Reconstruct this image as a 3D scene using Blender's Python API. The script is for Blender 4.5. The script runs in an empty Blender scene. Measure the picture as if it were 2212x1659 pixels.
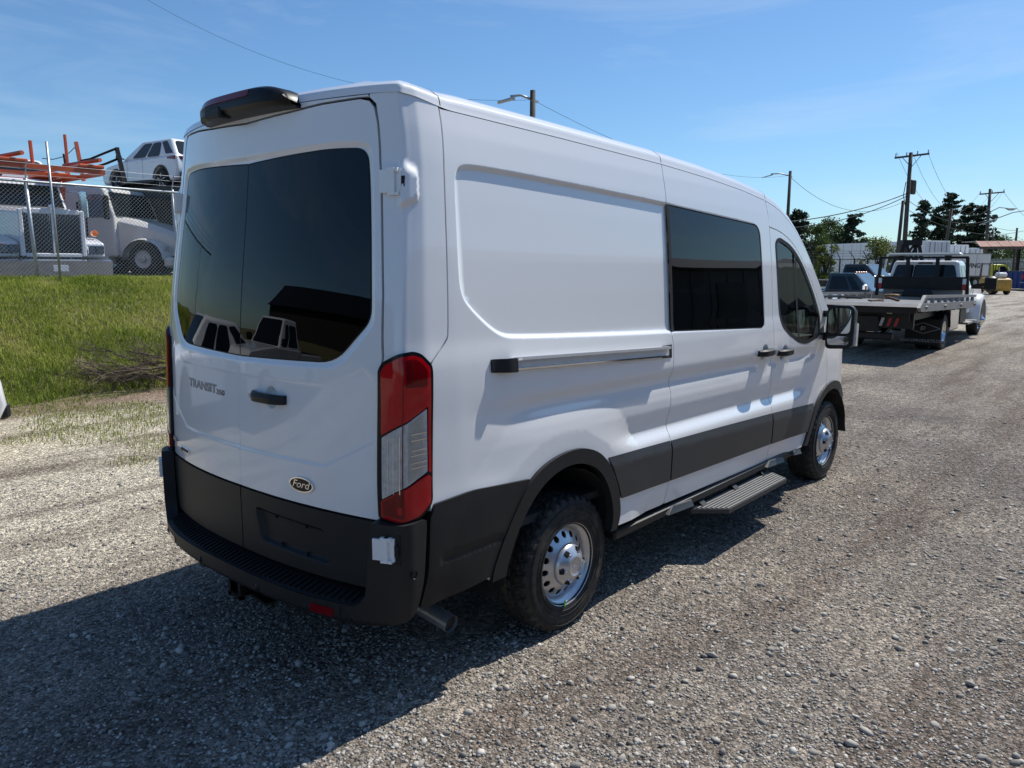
import bpy, math, random
import numpy as np
from math import sin, cos, pi, radians, hypot, atan2, sqrt
from mathutils import Vector, Matrix
from mathutils.geometry import delaunay_2d_cdt
rnd = random.Random(7)
scene = bpy.context.scene
COL = scene.collection
# ---------------------------------------------------------------- camera
CAM = np.array([-1.81426, -3.20022, 1.85500])
_yaw, _pit, _rol = .711268, -.152973, .003840
_f = np.array([cos(_pit)*cos(_yaw), cos(_pit)*sin(_yaw), sin(_pit)])
_r = np.cross(_f, [0,0,1]); _r /= np.linalg.norm(_r); _u = np.cross(_r, _f)
_R, _U = cos(_rol)*_r+sin(_rol)*_u, -sin(_rol)*_r+cos(_rol)*_u
cd = bpy.data.cameras.new('camera'); cam = bpy.data.objects.new('camera', cd); COL.objects.link(cam)
cd.sensor_width = 36; cd.lens = 1661.255/2212*36; cd.clip_end = 2000; cd.clip_start = .05
cam.matrix_world = Matrix(((_R[0],_U[0],-_f[0],CAM[0]),(_R[1],_U[1],-_f[1],CAM[1]),(_R[2],_U[2],-_f[2],CAM[2]),(0,0,0,1)))
scene.camera = cam
# ---------------------------------------------------------------- sky, sun, exposure
SUN = Vector((.72, -.150, 1.0)).normalized()          # towards the sun
world = bpy.data.worlds.new('World'); scene.world = world; world.use_nodes = True
nt = world.node_tree; nt.nodes.clear()
sky = nt.nodes.new('ShaderNodeTexSky'); sky.sky_type = 'NISHITA'; sky.sun_disc = False
sky.sun_elevation = math.asin(SUN.z); sky.sun_rotation = math.atan2(SUN.x, SUN.y)
sky.altitude = 50; sky.air_density = 1.0; sky.dust_density = .35; sky.ozone_density = 1.0
tc = nt.nodes.new('ShaderNodeTexCoord'); mp = nt.nodes.new('ShaderNodeMapping'); mp.inputs['Scale'].default_value = (1.0, 1.0, 5.5)
nz = nt.nodes.new('ShaderNodeTexNoise'); nz.inputs['Scale'].default_value = 2.2; nz.inputs['Detail'].default_value = 9; nz.inputs['Roughness'].default_value = .58; nz.inputs['Distortion'].default_value = .6
cr = nt.nodes.new('ShaderNodeValToRGB'); cr.color_ramp.elements[0].position = .50; cr.color_ramp.elements[1].position = .80
cr.color_ramp.elements[0].color = (0,0,0,1); cr.color_ramp.elements[1].color = (.34,.34,.34,1)
tn = nt.nodes.new('ShaderNodeMixRGB'); tn.blend_type = 'MULTIPLY'; tn.inputs[0].default_value = 1; tn.inputs[2].default_value = (.72,1.01,1.27,1)
mx = nt.nodes.new('ShaderNodeMixRGB'); mx.inputs[2].default_value = (7.5,8.6,9.8,1)
bg = nt.nodes.new('ShaderNodeBackground'); bg.inputs['Strength'].default_value = .092
ow = nt.nodes.new('ShaderNodeOutputWorld')
nt.links.new(tc.outputs['Generated'], mp.inputs['Vector']); nt.links.new(mp.outputs['Vector'], nz.inputs['Vector'])
nt.links.new(nz.outputs['Fac'], cr.inputs['Fac']); nt.links.new(cr.outputs['Color'], mx.inputs[0])
nt.links.new(sky.outputs['Color'], tn.inputs[1]); nt.links.new(tn.outputs['Color'], mx.inputs[1]); nt.links.new(mx.outputs['Color'], bg.inputs['Color']); nt.links.new(bg.outputs['Background'], ow.inputs['Surface'])
sl = bpy.data.lights.new('sun', 'SUN'); sl.energy = 5.0; sl.angle = radians(.53); sl.color = (1.0,.965,.90)
so = bpy.data.objects.new('sun', sl); COL.objects.link(so); so.rotation_euler = SUN.to_track_quat('Z', 'Y').to_euler(); so.location = (0,0,30)
vs = scene.view_settings; vs.view_transform = 'Standard'; vs.look = 'None'; vs.exposure = .12; vs.gamma = 1.0; vs.use_curve_mapping = False
scene.cycles.max_bounces = 7; scene.cycles.transparent_max_bounces = 12; scene.cycles.use_denoising = True
# ---------------------------------------------------------------- materials
def _n(nt, t, **kw):
    n = nt.nodes.new(t)
    for k, v in kw.items():
        if k in n.inputs: n.inputs[k].default_value = v
        else: setattr(n, k, v)
    return n
def mat(name, col, rough=.5, metal=0, coat=0, var=0., vscale=6., bump=0., bscale=80., spec=.5, trans=0., ior=1.45, emis=None, dirt=None):
    """procedural material: base colour with noise variation, optional noise bump and dusty patches"""
    m = bpy.data.materials.new(name); m.use_nodes = True; nt = m.node_tree; b = nt.nodes['Principled BSDF']; L = nt.links
    b.inputs['Base Color'].default_value = (*col, 1); b.inputs['Roughness'].default_value = rough; b.inputs['Metallic'].default_value = metal
    b.inputs['Coat Weight'].default_value = coat; b.inputs['Coat Roughness'].default_value = .03; b.inputs['Specular IOR Level'].default_value = spec
    b.inputs['Transmission Weight'].default_value = trans; b.inputs['IOR'].default_value = ior
    if emis: b.inputs['Emission Color'].default_value = (*emis[:3], 1); b.inputs['Emission Strength'].default_value = emis[3]
    if var or bump or dirt: tcn = _n(nt, 'ShaderNodeTexCoord')
    last = None
    if var:
        no = _n(nt, 'ShaderNodeTexNoise', Scale=vscale, Detail=6., Roughness=.6); L.new(tcn.outputs['Object'], no.inputs['Vector'])
        mr = _n(nt, 'ShaderNodeMapRange'); mr.inputs['From Min'].default_value = .3; mr.inputs['From Max'].default_value = .7
        mr.inputs['To Min'].default_value = 1-var; mr.inputs['To Max'].default_value = 1+var; L.new(no.outputs['Fac'], mr.inputs['Value'])
        mu = _n(nt, 'ShaderNodeMixRGB', blend_type='MULTIPLY'); mu.inputs[0].default_value = 1; mu.inputs[1].default_value = (*col, 1)
        L.new(mr.outputs['Result'], mu.inputs[2]); last = mu.outputs['Color']
    if dirt:
        dc, amt, ds = dirt
        no = _n(nt, 'ShaderNodeTexNoise', Scale=ds, Detail=8., Roughness=.7); L.new(tcn.outputs['Object'], no.inputs['Vector'])
        mr = _n(nt, 'ShaderNodeMapRange'); mr.inputs['From Min'].default_value = .5; mr.inputs['From Max'].default_value = .75; mr.inputs['To Max'].default_value = amt
        L.new(no.outputs['Fac'], mr.inputs['Value'])
        mu = _n(nt, 'ShaderNodeMixRGB'); L.new(mr.outputs['Result'], mu.inputs[0]); mu.inputs[2].default_value = (*dc, 1)
        if last: L.new(last, mu.inputs[1])
        else: mu.inputs[1].default_value = (*col, 1)
        last = mu.outputs['Color']
    if last: L.new(last, b.inputs['Base Color'])
    if bump:
        no = _n(nt, 'ShaderNodeTexNoise', Scale=bscale, Detail=3.); L.new(tcn.outputs['Object'], no.inputs['Vector'])
        bu = _n(nt, 'ShaderNodeBump', Strength=bump); bu.inputs['Distance'].default_value = .01
        L.new(no.outputs['Fac'], bu.inputs['Height']); L.new(bu.outputs['Normal'], b.inputs['Normal'])
    return m
def glass(name, tint, rough=.0, ior=1.5):
    """thin pane: tinted straight-through transmission under a Fresnel reflection"""
    m = bpy.data.materials.new(name); m.use_nodes = True; nt = m.node_tree; nt.nodes.clear(); L = nt.links
    t = _n(nt, 'ShaderNodeBsdfTransparent'); t.inputs['Color'].default_value = (*tint, 1)
    g = _n(nt, 'ShaderNodeBsdfGlossy'); g.inputs['Roughness'].default_value = rough
    fr = _n(nt, 'ShaderNodeFresnel', IOR=ior); mi = _n(nt, 'ShaderNodeMixShader'); o = _n(nt, 'ShaderNodeOutputMaterial')
    L.new(fr.outputs[0], mi.inputs[0]); L.new(t.outputs[0], mi.inputs[1]); L.new(g.outputs[0], mi.inputs[2]); L.new(mi.outputs[0], o.inputs['Surface'])
    return m
M = {}
M['paint'] = mat('van_white_paint', (.80,.805,.81), .30, coat=1.0, spec=.5)
M['wpaint'] = mat('white_vehicle_paint', (.74,.745,.75), .3, coat=.7, var=.03, vscale=3, dirt=((.45,.42,.38),.12,2.))
M['plastic'] = mat('black_grained_plastic', (.013,.0135,.0145), .50, spec=.4, bump=.12, bscale=900, var=.08, vscale=4, dirt=((.10,.09,.075),.07,5.))
M['podblack'] = mat('gloss_black_pod', (.006,.0065,.008), .38, spec=.3, var=.05)
M['plastic2'] = mat('dark_grey_moulding', (.034,.035,.038), .42, bump=.08, bscale=900, var=.05)
M['gap'] = mat('black_seal_and_shade', (.008,.008,.009), .7, var=.1)  # black for rubber seals, also for shade painted into hollows
M['rubber'] = mat('tyre_rubber', (.020,.019,.018), .72, bump=.25, bscale=220, var=.2, vscale=25, dirt=((.15,.125,.095),.6,9.))
M['rubfar'] = mat('old_tyre_rubber', (.022,.022,.022), .75, var=.2, vscale=8)
M['steel'] = mat('silver_wheel_paint', (.56,.57,.59), .30, metal=.75, var=.04, vscale=20, bump=.02, bscale=200)
M['chrome'] = mat('chrome', (.75,.76,.78), .08, metal=1, var=.03)
M['alu'] = mat('brushed_aluminium', (.62,.62,.62), .32, metal=.45, var=.05, vscale=30)
M['galv'] = mat('galvanised_steel', (.42,.44,.45), .45, metal=.6, var=.15, vscale=9)
M['pipe'] = mat('exhaust_steel', (.42,.43,.44), .34, metal=.7, var=.15, vscale=18, dirt=((.16,.14,.12),.4,12.))
M['dark'] = mat('dark_underbody', (.012,.012,.013), .8, var=.3, vscale=9, dirt=((.07,.06,.05),.5,6.))
M['cabin'] = mat('dark_cabin_trim', (.03,.03,.032), .8, var=.15, vscale=9)
M['seat'] = mat('grey_seat_cloth', (.06,.062,.066), .9, var=.2, vscale=60)
M['red'] = mat('red_lamp_lens', (.46,.003,.008), .05, spec=.4, coat=.3, var=.10, vscale=40)
M['red2'] = mat('deep_red_lamp_lens', (.16,.001,.004), .08, spec=.35, coat=.3, var=.12, vscale=60)
M['clear'] = mat('clear_lamp_lens', (.46,.46,.45), .14, coat=1, var=.22, vscale=45)
M['amber'] = mat('amber_lens', (.75,.16,.015), .2, coat=.6, var=.06)
M['tint'] = glass('privacy_glass', (.018,.022,.026))
M['clearglass'] = glass('door_glass', (.74,.84,.79))
M['farglass'] = mat('dark_window_glass', (.010,.013,.016), .06, spec=.45, var=.2)
M['skyglass'] = mat('sky_painted_glass', (.10,.14,.17), .06, spec=1.0, var=.25, vscale=3)  # pale blue base paints in the sky mirrored by the panes
M['badge'] = mat('black_badge', (.005,.006,.008), .2, spec=.35, var=.05)
M['bchrome'] = mat('badge_chrome', (.30,.31,.33), .12, metal=1, var=.05)
M['whitep'] = mat('white_print', (.75,.75,.75), .5, var=.05)
M['black'] = mat('satin_black_paint', (.010,.010,.011), .45, spec=.35, var=.2, vscale=5, dirt=((.07,.06,.05),.15,3.))
# ---------------------------------------------------------------- mesh helpers
def link(name, me, m, parent=None):
    o = bpy.data.objects.new(name, me); COL.objects.link(o)
    if m is not None and len(me.materials) == 0: me.materials.append(m)
    if parent is not None: o.parent = parent
    return o
def mk(name, v, f, m, parent=None, smooth=False, angle=None):
    me = bpy.data.meshes.new(name); me.from_pydata([tuple(map(float, q)) for q in v], [], [tuple(map(int, q)) for q in f]); me.update()
    if smooth: me.shade_smooth()
    if angle is not None: me.shade_smooth(); me.set_sharp_from_angle(angle=radians(angle))
    return link(name, me, m, parent)
def tag(o, label=None, cat=None, group=None, kind=None):
    if label: o['label'] = label
    if cat: o['category'] = cat
    if group: o['group'] = group
    if kind: o['kind'] = kind
    return o
def thing(name, label, cat, loc=(0,0,0), rz=0, group=None):
    o = bpy.data.objects.new(name, None); COL.objects.link(o); o.location = loc; o.rotation_euler = (0,0,rz); o.empty_display_size = .2
    return tag(o, label, cat, group)
def copy_tree(o, parent=None):
    c = o.copy(); COL.objects.link(c)
    if parent is not None: c.parent = parent
    for ch in o.children: copy_tree(ch, c)
    return c
class MB:
    """collects simple solids into one mesh"""
    def __init__(s): s.v = []; s.f = []
    def add(s, v, f):
        n = len(s.v); s.v += [tuple(map(float, q)) for q in v]; s.f += [tuple(n+i for i in q) for q in f]; return s
    def box(s, x0, x1, y0, y1, z0, z1, b=0.):
        if b <= 0:
            return s.add([(x0,y0,z0),(x1,y0,z0),(x1,y1,z0),(x0,y1,z0),(x0,y0,z1),(x1,y0,z1),(x1,y1,z1),(x0,y1,z1)], [(0,3,2,1),(4,5,6,7),(0,1,5,4),(1,2,6,5),(2,3,7,6),(3,0,4,7)])
        def ring(i, z): # chamfered rectangle
            X0, X1, Y0, Y1 = x0+i, x1-i, y0+i, y1-i
            return [(X0+b,Y0,z),(X1-b,Y0,z),(X1,Y0+b,z),(X1,Y1-b,z),(X1-b,Y1,z),(X0+b,Y1,z),(X0,Y1-b,z),(X0,Y0+b,z)]
        R_ = [ring(b,z0), ring(0,z0+b), ring(0,z1-b), ring(b,z1)]
        return s.loft(R_, True, True)
    def loft(s, rings, cap0=True, cap1=True, closed=True):
        n = len(rings[0]); v = [q for r in rings for q in r]; f = []
        for i in range(len(rings)-1):
            for j in range(n if closed else n-1):
                a = i*n+j; b = i*n+(j+1) % n; f.append((a, b, b+n, a+n))
        if cap0: f.append(tuple(range(n))[::-1])
        if cap1: f.append(tuple((len(rings)-1)*n+j for j in range(n)))
        return s.add(v, f)
    def tube(s, pts, r, n=8, cap=True):
        pts = [Vector(q) for q in pts]; rr = r if isinstance(r, (list, tuple)) else [r]*len(pts); rings = []; up = None
        for i, q in enumerate(pts):
            t = (pts[min(i+1, len(pts)-1)]-pts[max(i-1, 0)]).normalized()
            if up is None or abs(t.dot(up)) > .99: up = Vector((0,0,1)) if abs(t.z) < .95 else Vector((1,0,0))
            a = t.cross(up).normalized(); b = a.cross(t).normalized(); up = b
            rings.append([tuple(q+rr[i]*(a*cos(2*pi*k/n)+b*sin(2*pi*k/n))) for k in range(n)])
        return s.loft(rings, cap, cap)
    def bar(s, a, b, w, h): # rectangular bar from a to b
        a = Vector(a); b = Vector(b); t = (b-a).normalized(); up = Vector((0,0,1)) if abs(t.z) < .95 else Vector((1,0,0))
        x = t.cross(up).normalized()*w/2; y = x.cross(t).normalized()*h/2
        return s.loft([[tuple(q+x+y), tuple(q-x+y), tuple(q-x-y), tuple(q+x-y)] for q in (a, b)])
    def prism(s, poly, a0, a1, axis='y'):
        """poly of 2-D points; axis y: (x,z), axis x: (y,z), axis z: (x,y)"""
        g = {'y': lambda p, a: (p[0], a, p[1]), 'x': lambda p, a: (a, p[0], p[1]), 'z': lambda p, a: (p[0], p[1], a)}[axis]
        return s.loft([[g(q, a0) for q in poly], [g(q, a1) for q in poly]])
    def lathe(s, prof, c=(0,0,0), axis='y', n=32, cap=False):
        """prof of (r, a): radius and position along the axis"""
        rings = []
        for r, a in prof:
            ring = []
            for k in range(n):
                u, w_ = r*cos(2*pi*k/n), r*sin(2*pi*k/n)
                q = {'y': (u, a, w_), 'x': (a, u, w_), 'z': (u, w_, a)}[axis]
                ring.append((q[0]+c[0], q[1]+c[1], q[2]+c[2]))
            rings.append(ring)
        return s.loft(rings, cap, cap)
    def build(s, name, m, parent=None, smooth=False, angle=None): return mk(name, s.v, s.f, m, parent, smooth, angle)
def bx(name, m, parent, x0, x1, y0, y1, z0, z1, b=0.): return MB().box(x0,x1,y0,y1,z0,z1,b).build(name, m, parent)
def rpoly(poly, r, n=4):
    """round the corners of a polygon"""
    o = []; N = len(poly); rr = r if isinstance(r, (list, tuple)) else [r]*N
    for i in range(N):
        a, b, c = (np.array(poly[(i+k) % N], float) for k in (-1, 0, 1))
        d1 = a-b; d2 = c-b; l1 = np.linalg.norm(d1); l2 = np.linalg.norm(d2); k = min(rr[i], l1*.45, l2*.45)
        if k <= 1e-6: o.append(tuple(b)); continue
        p0 = b+d1/l1*k; p2 = b+d2/l2*k
        for j in range(n+1):
            t = j/n; o.append(tuple((1-t)**2*p0+2*t*(1-t)*b+t*t*p2))
    return o
def resample(poly, d, closed=True):
    o = []; N = len(poly)
    for i in range(N if closed else N-1):
        a = np.array(poly[i], float); b = np.array(poly[(i+1) % N], float); k = max(1, int(math.ceil(np.linalg.norm(b-a)/d)))
        for j in range(k): o.append(tuple(a+(b-a)*j/k))
    if not closed: o.append(tuple(poly[-1]))
    return o
def tri2d(outline, holes=(), dx=.05, dz=.05, extra=(), avoid=(), skew=0.):
    """constrained triangulation of a 2-D region with interior grid points -> points, triangles, boundary loops (index lists)"""
    loops = [outline]+list(holes); pts = []; edges = []; li = []
    for lp in loops:
        n0 = len(pts); pts += lp; li.append(list(range(n0, n0+len(lp))))
        edges += [(n0+i, n0+(i+1) % len(lp)) for i in range(len(lp))]
    A = np.array(outline); x0, z0 = A.min(0); x1, z1 = A.max(0)
    gx = np.arange(math.floor(x0/dx)*dx, x1+dx, dx); gz = np.arange(math.floor(z0/dz)*dz, z1+dz, dz)
    g = np.array([(a+(.5*dx if k % 2 else 0), b+skew*(a+(.5*dx if k % 2 else 0)-2)) for k, b in enumerate(gz) for a in gx])
    for poly, d0, d1 in avoid:     # leave room for contour points
        d = pdist(g[:,0], g[:,1], poly); d = np.where(inpoly(g[:,0], g[:,1], poly), d, -d); g = g[(d < d0) | (d > d1)]
    if len(extra): g = np.r_[g, np.array(extra).reshape(-1, 2)]
    md = np.where(np.arange(len(g)) < len(g)-len(extra), .35*min(dx, dz), .002)
    ok = inpoly(g[:,0], g[:,1], outline); d = pdist(g[:,0], g[:,1], outline)
    for h in holes: ok &= ~inpoly(g[:,0], g[:,1], h); d = np.minimum(d, pdist(g[:,0], g[:,1], h))
    g = g[ok & (d > md)]
    allp = [Vector(q) for q in pts]+[Vector((float(a), float(b))) for a, b in g]
    r = delaunay_2d_cdt(allp, edges, [], 0, 1e-6)
    V = np.array([tuple(q) for q in r[0]]); T = np.array([f for f in r[2] if len(f) == 3])
    c = V[T].mean(1); ok = inpoly(c[:,0], c[:,1], outline)
    for h in holes: ok &= ~inpoly(c[:,0], c[:,1], h)
    T = T[ok]
    mp_ = {}
    for ni, orig in enumerate(r[3]):
        for q in orig: mp_[q] = ni
    return V, T, [[mp_[i] for i in lp] for lp in li]
def text_mesh(s, size=1., extrude=0.0, shear=0.0, align='CENTER', bold=0.0):
    c = bpy.data.curves.new('t', 'FONT'); c.body = s; c.size = size; c.extrude = extrude; c.shear = shear; c.align_x = align; c.align_y = 'CENTER'; c.offset = bold; c.resolution_u = 3
    o = bpy.data.objects.new('t', c); COL.objects.link(o); bpy.context.view_layer.update()
    me = bpy.data.meshes.new_from_object(o.evaluated_get(bpy.context.evaluated_depsgraph_get()))
    bpy.data.objects.remove(o); V = [tuple(v.co) for v in me.vertices]; F = [tuple(p.vertices) for p in me.polygons]
    bpy.data.meshes.remove(me); return V, F
def place(px, D, z=None):
    """a world point at forward distance D over the pixel column px (2212 px wide layout)"""
    fh = np.array([cos(_yaw), sin(_yaw), 0]); rh = np.array([sin(_yaw), -cos(_yaw), 0]); zz = 1.5 if z is None else z
    q = CAM+fh*D+rh*(D*cos(_pit)+(zz-CAM[2])*sin(_pit))*(px-1106)/1661.255
    return Vector((q[0], q[1], 0. if z is None else z))
# ---------------------------------------------------------------- van surface (s = run along the plan ring, z = height)
def _gs(a, sig):
    r = int(sig*3)+1; k = np.exp(-.5*(np.arange(-r, r+1)/sig)**2); k /= k.sum()
    return np.convolve(np.pad(a, r, mode='reflect', reflect_type='odd'), k, mode='valid')
def sst(a, b, x):
    t = np.clip((np.asarray(x, float)-a)/(b-a), 0, 1); return t*t*(3-2*t)
_PR = np.array([(.30,.955),(.42,.985),(.56,1.008),(.80,1.014),(.845,1.012),(.875,1.002),(.90,.987),(.925,.977),(.95,.979),(.99,.987),(1.04,.995),(1.09,.996),(1.14,.991),(1.175,.984),(1.195,.982),(1.215,.986),(1.255,1.003),(1.28,1.006),(1.33,1.005),(1.42,1.0),(1.47,.994),(1.52,.986),(1.7,.974),(1.9,.959),(2.1,.941),(2.25,.925),(2.36,.908),(2.44,.890),(2.55,.868)])
_ZS = np.arange(.2, 2.7, .004)
_PW = _gs(np.interp(_ZS, _PR[:,0], _PR[:,1]), 1.3)
_PRs = np.array([(.30,.955),(.42,.985),(.56,1.008),(.80,1.010),(.95,1.003),(1.2,1.001),(1.33,1.002),(1.42,1.0),(1.47,.994),(1.52,.986),(1.7,.974),(1.9,.959),(2.1,.941),(2.25,.925),(2.36,.908),(2.44,.890),(2.55,.868)])
_PWs = _gs(np.interp(_ZS, _PRs[:,0], _PRs[:,1]), 6)
# plan ring
_pt = [(-0.751,-0.0200,0.0000),(-0.711,-0.0199,0.0403),(-0.671,-0.0195,0.0813),(-0.631,-0.0188,0.1230),(-0.591,-0.0176,0.1652),(-0.551,-0.0159,0.2080),(-0.511,-0.0137,0.2513),(-0.471,-0.0110,0.2950),(-0.431,-0.0076,0.3389),(-0.391,-0.0035,0.3830),(-0.351,0.0012,0.4273),(-0.311,0.0066,0.4715),(-0.271,0.0127,0.5158),(-0.231,0.0194,0.5599),(-0.191,0.0269,0.6038),(-0.151,0.0351,0.6477),(-0.111,0.0441,0.6914),(-0.071,0.0537,0.7349),(-0.031,0.0641,0.7782),(0.009,0.0751,0.8212),(0.049,0.0869,0.8638),(0.089,0.0994,0.9057),(0.109,0.1060,0.9262),(0.129,0.1135,0.9468),(0.149,0.1225,0.9640),(0.169,0.1415,0.9705),(0.189,0.1615,0.9748),(0.209,0.1833,0.9799),(0.229,0.2055,0.9845),(0.249,0.2275,0.9887),(0.269,0.2499,0.9908),(0.289,0.2722,0.9919),(0.329,0.3155,0.9940),(0.369,0.3584,0.9960),(0.409,0.4020,0.9979),(0.449,0.4438,0.9986),(0.489,0.4857,0.9991),(0.529,0.5277,0.9997)]
_pt += [(x, x, 1.0) for x in np.arange(.7, 4.31, .2)]
_pf = np.array([(4.6,.994),(4.9,.985),(5.2,.965),(5.42,.93),(5.56,.87),(5.65,.77),(5.72,.60),(5.77,.35),(5.785,0.)])
_l = _pt[-1][0]; _q = (_pt[-1][1], 1.0)
for _a, _b in _pf: _l += float(np.hypot(_a-_q[0], _b-_q[1])); _pt.append((_l, _a, _b)); _q = (_a, _b)
_pt = np.array(_pt); _SS = np.arange(_pt[0,0], _pt[-1,0], .004)
_SX = _gs(np.interp(_SS, _pt[:,0], _pt[:,1]), 1.6); _SY = _gs(np.interp(_SS, _pt[:,0], _pt[:,2]), 1.6)
def xrear(y): return -.02+.122*(abs(y)/.915)**2.3      # bow of the rear end in plan
S0, S1 = _SS[0], _SS[-1]
def lean(z): return .015*sst(.9,1.5,z)+.10*sst(1.35,2.55,z)
_GX = np.array([(-.2,2.478),(.4,2.476),(1.18,2.458),(2.154,2.429),(2.68,2.402),(3.2,2.362),(3.6,2.315),(3.8,2.272),(4.0,2.195),(4.2,2.075),(4.4,1.92),(4.6,1.74),(4.8,1.55),(4.95,1.40),(5.1,1.29),(5.4,1.13),(5.6,1.0),(5.8,.88)])
_GXs = np.arange(-.3, 6, .01); _GZ = _gs(np.interp(_GXs, _GX[:,0], _GX[:,1]), 5)
def zg(x): return np.interp(x, _GXs, _GZ)
RECESS = [(.440,1.804),(.452,2.17),(.462,2.225),(.485,2.256),(.538,2.270),(.805,2.266),(1.521,2.241),(2.164,2.215),(3.301,2.156),(3.40,2.142),(3.445,2.11),(3.468,2.05),(3.505,1.50),(3.490,1.445),(3.44,1.420),(2.9,1.442),(2.16,1.469),(1.456,1.497),(.78,1.530),(.70,1.541),(.635,1.570),(.56,1.622),(.485,1.684),(.452,1.730)]
def inpoly(px, py, poly):
    px = np.asarray(px); py = np.asarray(py); r = np.zeros(px.shape, bool); n = len(poly)
    for i in range(n):
        x0, y0 = poly[i]; x1, y1 = poly[(i+1) % n]
        if y0 == y1: continue
        c = ((y0 > py) != (y1 > py)) & (px < (x1-x0)*(py-y0)/(y1-y0)+x0)
        r ^= c
    return r
def pdist(px, py, poly, closed=True):
    px = np.asarray(px, float); py = np.asarray(py, float); d = np.full(px.shape, 1e9); n = len(poly)
    for i in range(n if closed else n-1):
        x0, y0 = poly[i]; x1, y1 = poly[(i+1) % n]
        dx, dy = x1-x0, y1-y0; L = dx*dx+dy*dy+1e-12
        t = np.clip(((px-x0)*dx+(py-y0)*dy)/L, 0, 1)
        d = np.minimum(d, np.hypot(px-x0-t*dx, py-y0-t*dy))
    return d
def smooth_poly(poly, it=2, closed=True):
    p = [np.array(q, float) for q in poly]
    for _ in range(it):
        o = [] if closed else [p[0]]
        for i in range(len(p) if closed else len(p)-1):
            a, b = p[i], p[(i+1) % len(p)]; o += [a*.75+b*.25, a*.25+b*.75]
        if not closed: o.append(p[-1])
        p = o
    return [tuple(q) for q in p]
_REC = smooth_poly(RECESS, 2)
ARC = (1.125, .43)
def halfw(x, z):
    x = np.asarray(x, float); z = np.asarray(z, float)
    zz = z+.014*(x-2.0)
    f = sst(.42,.95,x)*(1-sst(4.15,4.75,x))
    b = np.interp(zz,_ZS,_PW)*f+np.interp(zz,_ZS,_PWs)*(1-f)
    # rear arch bulge
    r = np.hypot(x-ARC[0]-.0, (z-ARC[1])*.98)
    k = np.clip(1-(r-.615)/.20, 0, 1); k = k*(1.35-.35*k)
    b = np.maximum(b, b+np.maximum(1.014-b,0)*np.minimum(k,1)*(1-sst(1.04,1.25,z)))
    # front arch bulge
    r = np.hypot(x-4.86, z-.40); k = 1-sst(.60,.95,r)
    b = b+(1.014-b)*k*(1-sst(1.10,1.33,z))
    return b
def side_extra(x, z):
    # recessed panel and handle dishes (inward, metres)
    o = np.zeros(np.shape(x))
    m = (x > .4) & (x < 3.6) & (z > 1.38) & (z < 2.3)
    if np.any(m):
        d = pdist(x[m], z[m], _REC); i = inpoly(x[m], z[m], _REC)
        o[m] = np.where(i, sst(.0,.024,d), 0)*(.017-.009*sst(2.1,2.3,x[m]))
    for cx, cz in ((3.50,1.247),(3.87,1.217)):
        r = np.hypot((x-cx)/.058, (z-cz)/.062); o = o+.026*(1-sst(.45,1.0,r))
    return o
def P(s, z, sg=-1, off=0.0, feat=True):
    s = np.asarray(s, float); z = np.asarray(z, float); s, z = np.broadcast_arrays(s, z)
    x = np.interp(s, _SS, _SX); yn = np.interp(s, _SS, _SY)
    ln = lean(z)*(1-sst(.12,.42,s))
    wv = halfw(x, z)-(side_extra(x, z) if feat else 0)*(s > .42)
    tx = np.interp(s+.01,_SS,_SX)-np.interp(s-.01,_SS,_SX); ty = np.interp(s+.01,_SS,_SY)-np.interp(s-.01,_SS,_SY)
    l = np.hypot(tx, ty)+1e-12; nx, ny = -ty/l, tx/l       # outward in (x, +y) for the rear/side run
    return np.stack([x+ln+off*nx, sg*(yn*wv+off*ny), z], -1)
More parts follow.
